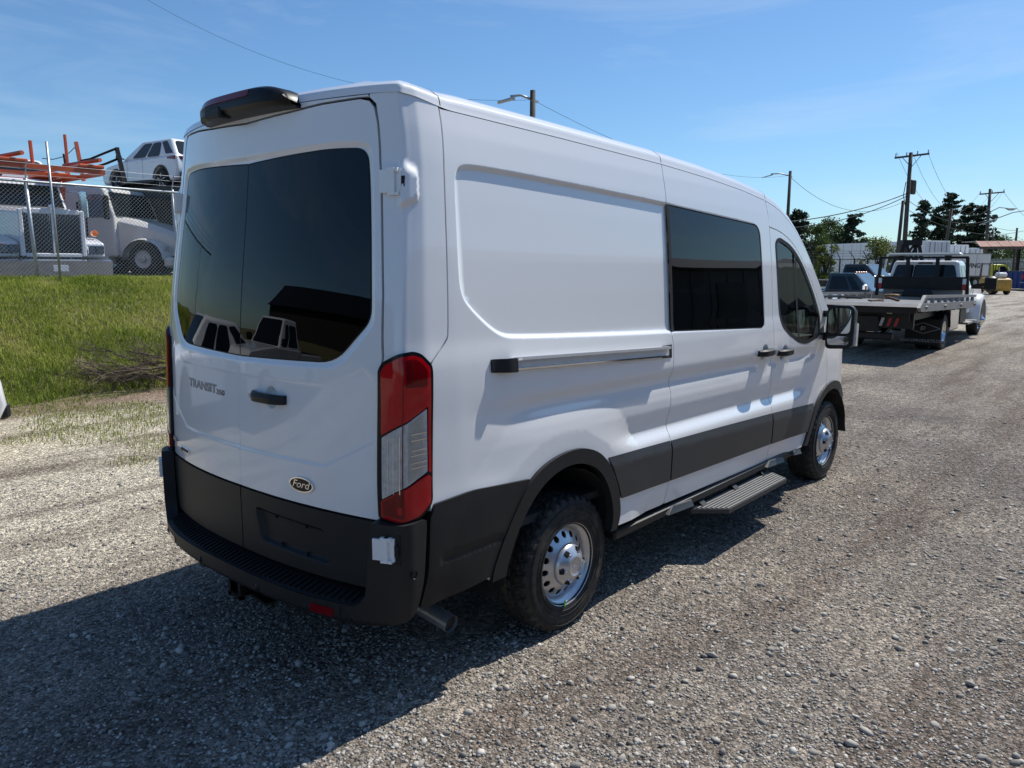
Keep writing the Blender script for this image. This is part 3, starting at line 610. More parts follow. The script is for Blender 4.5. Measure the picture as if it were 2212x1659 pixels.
for sg in (-1, 1): ribbon('bumper_joint', [(-.072,.397),(-.074,.485)], .004, M['gap'], BUMP, off=.087, feat=False, sg=sg)
# --- sliding door rail
DR = [(.600,1.458),(.600,1.400),(.735,1.392),(.735,1.455)]
TR = panel('door_rail', [(.725,1.454),(.725,1.396),(2.10,1.340),(2.10,1.398)], M['alu'], VAN, off=.014, skirt=.02, dx=.1, dz=.02)
panel('rail_flange', [(.735,1.4575),(.735,1.443),(2.09,1.388),(2.09,1.402)], M['alu'], TR, off=.034, skirt=.022, dx=.2, dz=.02)
panel('rail_flange', [(.735,1.408),(.735,1.400),(2.09,1.344),(2.09,1.352)], M['chrome'], TR, off=.030, skirt=.018, dx=.2, dz=.02)
panel('rail_end_cap', rpoly(DR, .008), M['plastic'], TR, off=lambda a, b: .010+.030*sst(.60,.70,a), skirt=.03, dx=.02, dz=.02)
panel('rail_end_cap', [(2.045,1.404),(2.045,1.336),(2.150,1.330),(2.150,1.406)], M['gap'], TR, off=.004, skirt=.01, dx=.03, dz=.02)
# --- door handles
def handle(cx, cz, parent):
    h = MB(); rings = []
    for u in np.linspace(-.115, .115, 15):
        k = 1-abs(u/.115)**4; yv = float(P(cx+u, cz, -1, 0, False)[1]); pr = .010+.036*k; hh = .021+.004*k
        rings.append([(cx+u, yv-pr-.010, cz-hh*.6-.005*u), (cx+u, yv-pr-.010, cz+hh*.6), (cx+u, yv-pr+.004, cz+hh), (cx+u, yv-pr+.016+(.03), cz+hh*.8), (cx+u, yv-pr+.016+(.03), cz-hh*.8), (cx+u, yv-pr+.004, cz-hh)])
    h.loft(rings); return h.build('door_handle', M['plastic'], parent, angle=40)
sdo = [o_ for o_ in VAN.children if o_.name == 'sliding_door'][0]; fdo = [o_ for o_ in VAN.children if o_.name == 'front_door'][0]
handle(3.49, 1.250, sdo); handle(3.86, 1.222, fdo)
# rear door handle with dish behind
h = MB(); rings = []
for u in np.linspace(-.628, -.412, 15):
    t = (u+.52)/.108; k = 1-abs(t)**4; c = P(u, 1.283, -1, -.006+.004)
    rings.append([(c[0]-.030*k-.012, c[1], 1.283-.020),(c[0]-.034*k-.014, c[1], 1.283+.006),(c[0]-.030*k-.008, c[1], 1.283+.021),(c[0]-.02*k+.01, c[1], 1.283+.018),(c[0]-.02*k+.01, c[1], 1.283-.018)])
h.loft(rings); HD = h.build('door_handle', M['plastic'], RD[-1], angle=40)
c = P(-.61, 1.285, -1, .0); MB().lathe([(0,-.034),(.010,-.034),(.011,-.026)], c, 'x', 12).build('keyhole', M['steel'], HD)
# --- badges
def badge(txt, s0, z0, size, m, parent, sg, ext=.004, shear=0., sx=1., off=.004, bold=0., name='badge'):
    V_, F_ = text_mesh(txt, size, ext, shear, 'CENTER', bold); A = np.array(V_)
    s = s0+(A[:,0]*sx if sg < 0 else -A[:,0]*sx); p = P(s, z0+A[:,1], sg, off, False); p[:,0] -= A[:,2]; 
    return mk(name, p, F_, m, parent)
badge('TRANSIT', -.400+.0, 1.268, .058, M['bchrome'], RD[1], 1, sx=1.28, bold=.002, name='model_badge', off=-.006)
badge('350', -.585, 1.258, .034, M['bchrome'], RD[1], 1, sx=1.5, bold=.001, name='model_number_badge', off=-.006)
pb = panel('engine_badge_plate', rpoly([(-.235,.912),(-.105,.912),(-.105,.890),(-.235,.890)], .004, 2), M['chrome'], RD[1], sg=1, off=.004, skirt=.006, dx=.05, dz=.05, feat=False)
badge('ECOBOOST', -.17, .901, .019, M['badge'], pb, 1, ext=.001, sx=1.05, off=.0055, name='engine_badge')
badge('AWD', -.01, .928, .030, M['bchrome'], RD[1], 1, sx=1.2, off=.004, name='drive_badge')
oc = (-.328,.930)
el = lambda a, b: [(oc[0]+a*cos(k*pi/20), oc[1]+b*sin(k*pi/20)) for k in range(40)]
ov = panel('oval_badge', el(.066,.033), M['chrome'], RD[-1], off=.007, skirt=.008, dx=.03, dz=.02, step=.01, feat=False)
panel('oval_field', el(.059,.027), M['badge'], ov, off=.0085, skirt=.001, dx=.03, dz=.02, step=.01, feat=False)
badge('Ford', oc[0], oc[1]+.002, .046, M['chrome'], ov, -1, ext=.001, shear=.35, off=.0095, name='oval_lettering', sx=1.05)
# --- wheels
def tyre_mesh(R=.352, w=.225, n=288):
    prof = [(.205,-.095),(.215,-.108),(.235,-.1125),(.270,-.1155),(.300,-.1155),(.322,-.110),(.334,-.104),(.346,-.096),(.3505,-.082)]
    tread = [(.3515,y) for y in np.linspace(-.075,.075,13)]
    full = prof+tread+[(r,-y) for r, y in prof[::-1]]
    rings = []
    for r, y in full:
        ring = []
        for k in range(n):
            rr = r
            if abs(y) < .1 and r > .34:
                ph = (k+int(40*y)*2) % 8; lane = min(abs(abs(y)-.045), abs(abs(y)-.012))
                if abs(y) > .055 and ph in (0,1,2): rr -= .012
                elif ph in (4,5) and abs(y) < .055: rr -= .008
                if lane < .004: rr -= .008
            elif r > .318 and r < .345:
                if (k % 8) in (0,1,2): rr -= .008
            a = 2*pi*k/n; ring.append((rr*cos(a), y, rr*sin(a)))
        rings.append(ring)
    mb = MB(); mb.loft(rings, False, False); return mb
def make_wheel(x, sg, front):
    w = bpy.data.objects.new('wheel', None); COL.objects.link(w); w.parent = VAN; w.location = (x, sg*.874, .349); w.rotation_euler = (0, rnd.random()*.4, 0 if sg < 0 else pi)
    # local: outboard is -y
    t = tyre_mesh().build('tyre', M['rubber'], w, angle=38)
    mb = MB()
    for rr, hh in ((.238,.0014),(.262,.0012),(.312,.0016)): mb.lathe([(rr-.002,-.1135),(rr,-.1172-hh),(rr+.002,-.1135)], (0,0,0), 'y', 96)
    mb.build('sidewall_rib', M['rubber'], t, smooth=True)
    V_, F_ = text_mesh('235/65 R16C', .030, .001); A = np.array(V_)
    if A.size:
        ang = pi/2-.30-A[:,0]/.288; rr = .288+A[:,1]
        mk('sidewall_lettering', np.stack([rr*np.cos(ang), np.full(len(A),-.1165)-A[:,2], rr*np.sin(ang)], -1), F_, M['rubfar'], t)
    rim = MB(); rim.lathe([(.19,.09),(.186,.02),(.182,-.045),(.186,-.078),(.198,-.083),(.206,-.094),(.2135,-.1065),(.2185,-.1085),(.2215,-.104),(.216,-.09)], (0,0,0), 'y', 72)
    rm = rim.build('rim', M['steel'], w, smooth=True)
    # dished disc with round holes
    out = [(.184*cos(k*pi/48), .184*sin(k*pi/48)) for k in range(96)]; inn = [(.100*cos(k*pi/32), .100*sin(k*pi/32)) for k in range(64)]
    holes = [inn]+[[(.150*cos(j*2*pi/15)+.0165*cos(k*pi/8), .150*sin(j*2*pi/15)+.0165*sin(k*pi/8)) for k in range(16)] for j in range(15)]
    V, T, lp = tri2d(out, holes, .014, .014); r = np.hypot(V[:,0], V[:,1])
    yy = np.interp(r, [.095,.105,.120,.150,.170,.180,.185], [-.100,-.098,-.090,-.072,-.060,-.052,-.050])
    ntri = [tuple(q) for q in T]; Wv = np.stack([V[:,0], yy, V[:,1]], -1)
    a = Wv[T[:,0]]; nn = np.cross(Wv[T[:,1]]-a, Wv[T[:,2]]-a)[:,1]; ntri = [tuple(q[::-1]) if k > 0 else tuple(q) for q, k in zip(T, nn)]
    verts = [tuple(q) for q in Wv]; b0 = len(verts)
    for h in lp[2:]:
        n0 = len(verts); verts += [tuple(Wv[i]+np.array([0,.008,0])) for i in h]
        for i in range(len(h)): j = (i+1) % len(h); ntri.append((h[i], h[j], n0+j, n0+i))
    mk('disc', verts, ntri, M['steel'], rm, angle=40)
    MB().lathe([(.0,.02),(.178,.02),(.178,.05),(0,.05)], (0,0,0), 'y', 32).build('brake_drum', M['dark'], rm)
    # hub cap
    cap = MB(); cap.lathe([(.104,-.085),(.110,-.100),(.108,-.112),(.098,-.124),(.078,-.138),(.060,-.150),(.052,-.154),(.046,-.1545),(.043,-.150),(.030,-.1495),(.0005,-.149)], (0,0,0), 'y', 60)
    cp = cap.build('hub_cap', M['steel'], w, smooth=True)
    V_, F_ = text_mesh('Ford', .022, .0006, .35); A = np.array(V_)
    mk('cap_emblem', np.stack([A[:,0], -.1495-A[:,2]-.0006, A[:,1]], -1), F_, M['alu'], cp)
    for j in range(6):
        a = j*pi/3+.2; cx, cz = .077*cos(a), .077*sin(a)
        dr = Vector((cos(a),0,sin(a))); tt = Vector((-sin(a),0,cos(a)))
        pk = MB(); c = Vector((cx,-.1385,cz))
        q = [c+dr*u+tt*v+Vector((0,-.0+.0*u,0)) for u, v in ((.022,-.012),(.022,.012),(.004,.016),(-.016,.008),(-.016,-.008),(.004,-.016))]
        pk.loft([[tuple(Vector((p_.x,-.1395-(.035-abs(Vector((p_.x,0,p_.z)).length-.077))*.12+ .004,p_.z))) for p_ in q], [tuple(Vector((p_.x,-.118,p_.z))) for p_ in q]])
        lugp = pk.build('lug_pocket', M['gap'], cp)
        MB().lathe([(.0,-.153),(.006,-.153),(.0085,-.149),(.0095,-.13)], (cx,0,cz), 'y', 6).build('lug_nut', M['chrome'], lugp)
    MB().box(-.006,.004,-.1095,-.105,-.2185,-.190).build('rim_sticker', mat('green_sticker', (.12,.55,.06), .6, var=.05) if 'green_sticker' not in bpy.data.materials else bpy.data.materials['green_sticker'], rm)
    if front: MB().lathe([(.0,.05),(.05,.05),(.05,.3)], (0,0,0), 'y', 12).build('axle_stub', M['dark'], w)
    return w
for x, fr in ((1.208, False), (4.958, True)):
    for sg in (-1, 1): make_wheel(x, sg, fr)
# --- underbody, arches, cabin
UB = MB()
UB.box(.15,5.55,-.80,.80,.395,.46); UB.box(.10,5.5,-.45,-.33,.30,.40); UB.box(.10,5.5,.33,.45,.30,.40)
UB.tube([(1.208,-.78,.345),(1.208,-.1,.345)], .045, 10); UB.tube([(1.208,.1,.345),(1.208,.78,.345)], .045, 10)
UB.lathe([(.0,-.14),(.10,-.12),(.15,-.03),(.15,.03),(.10,.12),(0,.14)], (1.208,0,.345), 'y', 16); UB.tube([(1.2,0,.36),(4.0,0,.42)], .045, 8)
UB.box(2.0,3.2,-.30,.25,.30,.42); UB.box(5.2,5.6,-.75,.75,.30,.5)
UB.build('underbody', M['dark'], VAN)
for cx, zt, in ((1.13,.865),(4.93,.80)):
    for sg in (-1, 1):
        mb = MB(); r0 = []
        pts = [(cx-.50,.36)]+[(cx-.47*cos(a), .43+(zt-.43)*1.0*sin(a)) for a in np.linspace(.0, pi, 14)]+[(cx+.50,.36)]
        mb.loft([[(a, sg*.55, b) for a, b in pts], [(a, sg*1.005, b) for a, b in pts]], False, False, False)
        mb.add([(cx, sg*.55, .38)]+[(a, sg*.55, b) for a, b in pts], [(0, i+1, i+2) for i in range(len(pts)-1)])
        mb.build('wheel_housing', M['dark'], VAN)
CB = MB(); CB.box(.25,5.1,-.93,.93,.62,.66); CB.box(4.55,5.0,-.88,.88,.9,1.28)
CB.box(1.95,1.99,-.90,.90,.66,2.05)
CB.build('cabin_floor', M['cabin'], VAN)
bx('cabin_lining', M['cabin'], VAN, .22,.26,-.80,.80,.64,1.38)
for x in (3.45, 2.35):
    for y in ((-.45,.45) if x > 3 else (-.55,0,.55)):
        wd = .25; mb = MB(); mb.box(x,x+.52,y-wd,y+wd,1.0 if x > 3 else .95,1.14 if x > 3 else 1.08,.04)
        mb.loft([[(x-dx_,y-w_,z),(x-dx_+.14,y-w_,z),(x-dx_+.14,y+w_,z),(x-dx_,y+w_,z)] for dx_, w_, z in ((0,.24,1.06),(.06,.25,1.3),(.14,.22,1.66))])
        mb.box(x-.18,x-.06,y-.13,y+.13,1.69,1.90,.035); mb.box(x+.1,x+.4,y-.18,y+.18,.66,1.02)
        mb.build('seat', M['seat'], VAN, angle=40)
mb = MB(); mb.lathe([(.19,-.015),(.205,0),(.19,.015),(.175,0),(.19,-.015)], (0,0,0), 'x', 28)
sw = mb.build('steering_wheel', M['gap'], VAN, smooth=True); sw.location = (4.38,.45,1.34); sw.rotation_euler = (0, radians(28), 0)
# --- passenger mirror
def mirror(sg):
    r = MB(); cx, cy = 4.60, 1.150
    def sec(y, k, dz=0): return [(cx-.05*1+.0*k, sg*y, 1.385+dz+q) for q in ()]
    out = rpoly([(-.105,-.185),(.105,-.170),(.112,.135),(.085,.172),(-.075,.172),(-.105,.13)], .045, 4)
    rr = []
    for d, k in ((0,.93),(.008,1.0),(.06,1.0),(.12,.90),(.155,.65),(.165,.3)): rr.append([(cx+d, sg*(cy+a*k), 1.375+b*k) for a, b in out])
    r.loft(rr, True, True)
    r.bar((cx+.10, sg*1.08, 1.30), (cx+.17, sg*.97, 1.27), .09, .06); r.bar((cx+.10, sg*1.08, 1.47), (cx+.17, sg*.96, 1.47), .07, .05)
    r.add([(4.46,sg*.985,1.30),(4.72,sg*.985,1.30),(4.70,sg*.965,1.46),(4.66,sg*.955,1.56),(4.46,sg*1.0,1.30),(4.72,sg*1.0,1.30),(4.70,sg*.98,1.46),(4.66,sg*.97,1.56)], [(4,5,6,7),(0,1,2,3),(0,1,5,4),(1,2,6,5),(2,3,7,6),(3,0,4,7)])
    m_ = r.build('wing_mirror', M['plastic'], fdo if sg < 0 else VAN, angle=35)
    g1 = rpoly([(-.085,-.055),(.085,-.050),(.092,.120),(.075,.150),(-.065,.150),(-.088,.115)], .03, 4); g2 = rpoly([(-.085,-.150),(.080,-.142),(.085,-.072),(-.086,-.076)], .03, 4)
    for g in (g1, g2): MB().loft([[(cx-.003, sg*(cy+a), 1.375+b) for a, b in g], [(cx+.004, sg*(cy+a), 1.375+b) for a, b in g]]).build('mirror_glass', M['mirror'], m_)
    MB().loft([[(cx+.03+dx_, sg*(cy+.106+e_), 1.30+z) for dx_, z in ((0,-.075),(.045,-.075),(.05,.10),(0,.115))] for e_ in (0,.022)]).build('indicator_lens', M['clear'], m_)
M['mirror'] = mat('mirror_glass', (.62,.66,.68), .02, metal=1, var=.02)
mirror(-1); mirror(1)
# --- running board
RB = MB(); RB.box(1.60,4.33,-1.005,-.93,.365,.425,.012)
RBo = RB.build('running_board', M['plastic'], VAN, angle=40)
for x0, x1 in ((2.14,2.46),(3.60,3.93),(4.10,4.28)): MB().loft([[(x0,-1.006,.39),(x1,-1.006,.375),(x1,-1.006,.405),(x0+.08,-1.006,.425)], [(x0,-1.03,.385),(x1,-1.03,.368),(x1,-1.012,.402),(x0+.08,-1.012,.42)]]).build('board_pad', M['plastic2'], RBo)
st = [(2.50,-.99),(2.66,-1.175),(3.60,-1.175),(3.72,-1.02),(3.72,-.96),(2.50,-.96)]
MB().prism(st, .300, .328, 'z').build('step_plate', M['plastic2'], RBo)
for k in range(8):
    y = -1.165+k*.024; f = (y+1.175)/.185; MB().box(2.67-.16*min(1,f),3.60+.11*min(1,f),y,y+.012,.328,.334).build('step_rib', mat('grey_step_tread', (.20,.195,.185), .6, var=.1, vscale=20) if 'grey_step_tread' not in bpy.data.materials else bpy.data.materials['grey_step_tread'], RBo)
for x in (2.62,3.10,3.58): MB().bar((x,-.93,.39), (x,-1.04,.305), .06, .03).build('step_bracket', M['black'], RBo)
# --- exhaust, tow hitch, trailer socket
ex = MB(); pa = [(1.9,-.40,.38),(1.2,-.42,.40),(.70,-.44,.37),(.50,-.50,.355),(.42,-.64,.335),(.43,-.92,.290)]
ex.tube(pa, [.032,.034,.036,.038,.040,.040], 20, False)
exo = ex.build('exhaust_pipe', M['pipe'], VAN, smooth=True)
MB().tube([(.4295,-.905,.2924),(.424,-.75,.317)], [.0365,.0365], 20, True).build('pipe_shade_plug', M['gap'], exo)  # solid black plug, paints the shade inside the pipe
hi = MB(); hi.bar((.12,-.62,.375), (.12,.62,.375), .07, .07)
for sg in (-1, 1): hi.box(.10,.5,sg*.50-.02,sg*.50+.02,.34,.44)
hi.box(-.02,.20,-.075,-.033+.0,.325,.435) if False else None
x0 = -.045
for a in ((-.045,-.033,.30,.372+.0),(.033,.045,.30,.372),): hi.box(x0,.14,.06+a[0],.06+a[1],.297,.387)
hi.box(x0,.14,.015,.105,.297,.309); hi.box(x0,.14,.015,.105,.375,.387)
hi.box(x0-.004,x0+.018,.004,.027,.287,.397); hi.box(x0-.004,x0+.018,.093,.116,.287,.397); hi.box(x0-.004,x0+.018,.004,.116,.287,.304); hi.box(x0-.004,x0+.018,.004,.116,.380,.397)
hi.prism([(-.02,-.16),(.10,-.18),(.10,.02),(.0,.0)], .30, .312, 'z')
hi.build('tow_hitch', M['black'], VAN)
so_ = MB(); so_.box(.0,.08,.30,.42,.36,.43,.01); so_.lathe([(.0,-.06),(.03,-.06),(.035,0),(.035,.06)], (.0,.345,.395), 'x', 14); so_.box(-.03,.04,.375,.425,.355,.42,.008)
so_.build('trailer_socket', M['black'], VAN)
# ================================================================ ground, bank, gravel, grass
def gravel_mat():
    m = bpy.data.materials.new('gravel_ground'); m.use_nodes = True; nt = m.node_tree; b = nt.nodes['Principled BSDF']; L = nt.links
    b.inputs['Roughness'].default_value = .95; b.inputs['Specular IOR Level'].default_value = .25
    tc = _n(nt, 'ShaderNodeTexCoord'); O = tc.outputs['Object']
    v1 = _n(nt, 'ShaderNodeTexVoronoi', Scale=75.); v2 = _n(nt, 'ShaderNodeTexVoronoi', Scale=31.); v3 = _n(nt, 'ShaderNodeTexVoronoi', Scale=170.)
    for v in (v1, v2, v3): L.new(O, v.inputs['Vector'])
    n1 = _n(nt, 'ShaderNodeTexNoise', Scale=.55, Detail=6., Roughness=.65); L.new(O, n1.inputs['Vector'])
    mp = _n(nt, 'ShaderNodeMapping'); mp.inputs['Scale'].default_value = (.22,1.5,1); mp.inputs['Rotation'].default_value = (0,0,radians(4)); L.new(O, mp.inputs['Vector'])
    n2 = _n(nt, 'ShaderNodeTexNoise', Scale=1.0, Detail=7., Roughness=.62); L.new(mp.outputs['Vector'], n2.inputs['Vector'])
    n3 = _n(nt, 'ShaderNodeTexNoise', Scale=9., Detail=6., Roughness=.7); L.new(O, n3.inputs['Vector'])
    # base: grey stone to tan fines
    r1 = _n(nt, 'ShaderNodeValToRGB'); e = r1.color_ramp.elements; e[0].position = .36; e[0].color = (.132,.113,.098,1); e[1].position = .62; e[1].color = (.250,.213,.172,1); L.new(n1.outputs['Fac'], r1.inputs['Fac'])
    # pale limestone towards the bank (y > 1.5 m)
    sx = _n(nt, 'ShaderNodeSeparateXYZ'); L.new(O, sx.inputs[0])
    mr = _n(nt, 'ShaderNodeMapRange'); mr.inputs['From Min'].default_value = .6; mr.inputs['From Max'].default_value = 2.6; mr.interpolation_type = 'SMOOTHSTEP'; L.new(sx.outputs['Y'], mr.inputs['Value'])
    m1 = _n(nt, 'ShaderNodeMixRGB'); m1.inputs[2].default_value = (.46,.405,.31,1); L.new(mr.outputs['Result'], m1.inputs[0]); L.new(r1.outputs['Color'], m1.inputs[1])
    ny = _n(nt, 'ShaderNodeTexNoise', Scale=1.1, Detail=5.); L.new(O, ny.inputs['Vector'])
    ys = _n(nt, 'ShaderNodeMath', operation='MULTIPLY_ADD'); ys.inputs[1].default_value = 1.6; L.new(ny.outputs['Fac'], ys.inputs[0]); L.new(sx.outputs['Y'], ys.inputs[2])
    mt = _n(nt, 'ShaderNodeMapRange'); mt.inputs['From Min'].default_value = 7.6; mt.inputs['From Max'].default_value = 8.4; mt.inputs['To Max'].default_value = .85; mt.interpolation_type = 'SMOOTHSTEP'; L.new(ys.outputs[0], mt.inputs['Value'])
    mt2 = _n(nt, 'ShaderNodeMixRGB'); mt2.inputs[2].default_value = (.20,.135,.09,1); L.new(mt.outputs['Result'], mt2.inputs[0]); L.new(m1.outputs['Color'], mt2.inputs[1]); m1 = mt2
    # worn tan lane farther up the yard
    mrx = _n(nt, 'ShaderNodeMapRange'); mrx.inputs['From Min'].default_value = 8; mrx.inputs['From Max'].default_value = 30; mrx.inputs['To Max'].default_value = .8; L.new(sx.outputs['X'], mrx.inputs['Value'])
    m1b = _n(nt, 'ShaderNodeMixRGB'); m1b.inputs[2].default_value = (.36,.325,.275,1); L.new(mrx.outputs['Result'], m1b.inputs[0]); L.new(m1.outputs['Color'], m1b.inputs[1])
    # brown streaks along the wheel tracks
    r2 = _n(nt, 'ShaderNodeValToRGB'); e = r2.color_ramp.elements; e[0].position = .47; e[0].color = (0,0,0,1); e[1].position = .64; e[1].color = (.75,.75,.75,1); L.new(n2.outputs['Fac'], r2.inputs['Fac'])
    m2 = _n(nt, 'ShaderNodeMixRGB'); m2.inputs[2].default_value = (.115,.085,.066,1); L.new(r2.outputs['Color'], m2.inputs[0]); L.new(m1b.outputs['Color'], m2.inputs[1])
    # single stones
    def cell(v, lo, hi, prev, sat=.0):
        sp = _n(nt, 'ShaderNodeSeparateColor'); L.new(v.outputs['Color'], sp.inputs[0])
        q = _n(nt, 'ShaderNodeMapRange'); q.inputs['To Min'].default_value = lo; q.inputs['To Max'].default_value = hi; L.new(sp.outputs[0], q.inputs['Value'])
        mu = _n(nt, 'ShaderNodeMixRGB', blend_type='MULTIPLY'); mu.inputs[0].default_value = 1; L.new(prev, mu.inputs[1]); L.new(q.outputs['Result'], mu.inputs[2]); return mu.outputs['Color']
    c = cell(v1, .50, 1.55, m2.outputs['Color']); c = cell(v2, .68, 1.38, c); c = cell(v3, .6, 1.4, c)
    L.new(c, b.inputs['Base Color'])
    ad = _n(nt, 'ShaderNodeMath', operation='MULTIPLY_ADD'); ad.inputs[1].default_value = -.9; L.new(v1.outputs['Distance'], ad.inputs[0]); 
    m3 = _n(nt, 'ShaderNodeMath', operation='MULTIPLY'); m3.inputs[1].default_value = -1.6; L.new(v2.outputs['Distance'], m3.inputs[0]); L.new(m3.outputs[0], ad.inputs[2])
    a2 = _n(nt, 'ShaderNodeMath', operation='MULTIPLY_ADD'); a2.inputs[1].default_value = 2.2; L.new(n3.outputs['Fac'], a2.inputs[0]); L.new(ad.outputs[0], a2.inputs[2])
    bu = _n(nt, 'ShaderNodeBump', Strength=.85); bu.inputs['Distance'].default_value = .016; L.new(a2.outputs[0], bu.inputs['Height']); L.new(bu.outputs['Normal'], b.inputs['Normal'])
    return m
M['gravel'] = gravel_mat()
def isl_mat(name, ramp, rough=.9, trans=0., nscale=None):
    """colour picked at random for each separate piece of one mesh"""
    m = bpy.data.materials.new(name); m.use_nodes = True; nt = m.node_tree; b = nt.nodes['Principled BSDF']; L = nt.links
    b.inputs['Roughness'].default_value = rough; b.inputs['Specular IOR Level'].default_value = .25
    g = _n(nt, 'ShaderNodeNewGeometry'); r = _n(nt, 'ShaderNodeValToRGB'); el = r.color_ramp.elements
    while len(el) < len(ramp): el.new(.5)
    for e, (p, c) in zip(el, ramp): e.position = p; e.color = (*c, 1)
    src = g.outputs['Random Per Island']
    if nscale:
        tc = _n(nt, 'ShaderNodeTexCoord'); no = _n(nt, 'ShaderNodeTexNoise', Scale=nscale, Detail=4.); L.new(tc.outputs['Object'], no.inputs['Vector'])
        mu = _n(nt, 'ShaderNodeMath', operation='MULTIPLY_ADD'); mu.inputs[1].default_value = .45; L.new(src, mu.inputs[0])
        m2 = _n(nt, 'ShaderNodeMath', operation='MULTIPLY_ADD'); m2.inputs[1].default_value = 1.9; m2.inputs[2].default_value = -.70; L.new(no.outputs['Fac'], m2.inputs[0]); L.new(m2.outputs[0], mu.inputs[2]); src = mu.outputs[0]
    L.new(src, r.inputs['Fac']); L.new(r.outputs['Color'], b.inputs['Base Color'])
    if trans:
        t = _n(nt, 'ShaderNodeBsdfTranslucent'); L.new(r.outputs['Color'], t.inputs['Color']); mi = _n(nt, 'ShaderNodeMixShader'); mi.inputs[0].default_value = trans
        L.new(b.outputs[0], mi.inputs[1]); L.new(t.outputs[0], mi.inputs[2]); L.new(mi.outputs[0], nt.nodes['Material Output'].inputs['Surface'])
    return m
_nr = np.random.default_rng(5)
def vnoise(x, y, s, seed=0):
    """value noise, vectorised"""
    x = np.asarray(x)*s; y = np.asarray(y)*s; xi = np.floor(x).astype(int); yi = np.floor(y).astype(int); fx = x-xi; fy = y-yi; fx = fx*fx*(3-2*fx); fy = fy*fy*(3-2*fy)
    def h(a, b): return np.mod(np.sin(a*127.1+b*311.7+seed*74.7)*43758.5453, 1.0)
    return (h(xi,yi)*(1-fx)+h(xi+1,yi)*fx)*(1-fy)+(h(xi,yi+1)*(1-fx)+h(xi+1,yi+1)*fx)*fy
def ground_z(x, y): # gentle ruts close to the van, nothing at the tyres
    return .012*(vnoise(x, y, 1.3, 1)-.5)*0
g = mk('ground', [(-400,-400,0),(600,-400,0),(600,600,0),(-400,600,0)], [(0,1,2,3)], M['gravel']); tag(g, kind='structure')
# near ground: ruts and lumps as real relief
def fbm(x, y, s, o=3, seed=0): return sum(vnoise(x, y, s*2.1**k, seed+k)*.5**k for k in range(o))/sum(.5**k for k in range(o))
def near_z(x, y):
    n_ = .016*fbm(x, y*1.4, 2.6, 3, 30)+.020*np.clip(fbm(x*.5, y*1.6, 1.5, 2, 40)-.42, 0, 1)+.010*fbm(x, y, 11., 3, 50)
    ed = np.minimum.reduce([x+3.2, 9.5-x, y+6.4, 4.4-y]); n_ = n_*sst(0, .8, ed)
    for wx in (1.208, 4.958):
        for wy in (-.874, .874): n_ = n_*(.12+.88*sst(.12,.42,np.hypot((x-wx), (y-wy))))
    return .003+n_*.9
gx_ = np.arange(-3.2, 9.51, .03); gy_ = np.arange(-6.4, 4.41, .03); X, Y = np.meshgrid(gx_, gy_, indexing='ij'); nx, ny = X.shape
me = bpy.data.meshes.new('gravel_surface'); me.vertices.add(nx*ny); me.vertices.foreach_set('co', np.stack([X, Y, near_z(X, Y)], -1).reshape(-1))
i0 = (np.arange(nx-1)[:,None]*ny+np.arange(ny-1)[None]).reshape(-1); lo = np.stack([i0, i0+ny, i0+ny+1, i0+1], -1).reshape(-1)
me.loops.add(len(lo)); me.loops.foreach_set('vertex_index', lo.astype(np.int32)); me.polygons.add(len(i0)); me.polygons.foreach_set('loop_start', (np.arange(len(i0))*4).astype(np.int32)); me.polygons.foreach_set('loop_total', np.full(len(i0),4,np.int32)); me.update(calc_edges=True); me.shade_smooth()
tag(link('gravel_surface', me, M['gravel']), kind='structure')
def bank_z(x, y):
    k = 1-sst(11., 17., x); h = 1.55*sst(8.0, 12.9, y+.35*(vnoise(x, y, .35, 3)-.5))*k
    return h+(.10*(vnoise(x, y, .9, 4)-.5)+.05*(vnoise(x, y, 2.6, 5)-.5))*sst(8.3, 9.2, y)*(1-sst(12.2,13.2,y))*k-.03*(1-sst(7.6,8.4,y))-.12*sst(13.3,13.8,y)*k
X, Y = np.meshgrid(np.r_[np.arange(-40,-4,2.), np.arange(-4,10,.22), np.arange(10,20,1.)], np.r_[np.arange(7.4,13.4,.2), np.arange(14,60,4.)], indexing='ij'); Z = bank_z(X, Y)
nx, ny = X.shape; idx = lambda i, j: i*ny+j
bank = mk('grass_bank', np.stack([X,Y,Z], -1).reshape(-1,3), [(idx(i,j),idx(i+1,j),idx(i+1,j+1),idx(i,j+1)) for i in range(nx-1) for j in range(ny-1)], mat('bank_soil', (.13,.115,.05), .95, var=.5, vscale=3.5, bump=.6, bscale=14, dirt=((.16,.115,.075),.55,1.6)), smooth=True); tag(bank, kind='structure')
lot = mk('truck_lot', [(-40,13.7,1.505),(13,13.7,1.505),(13,60,1.505),(-40,60,1.505)], [(0,1,2,3)], mat('dark_asphalt', (.05,.05,.052), .9, var=.3, vscale=2, bump=.3, bscale=60)); tag(lot, kind='structure')
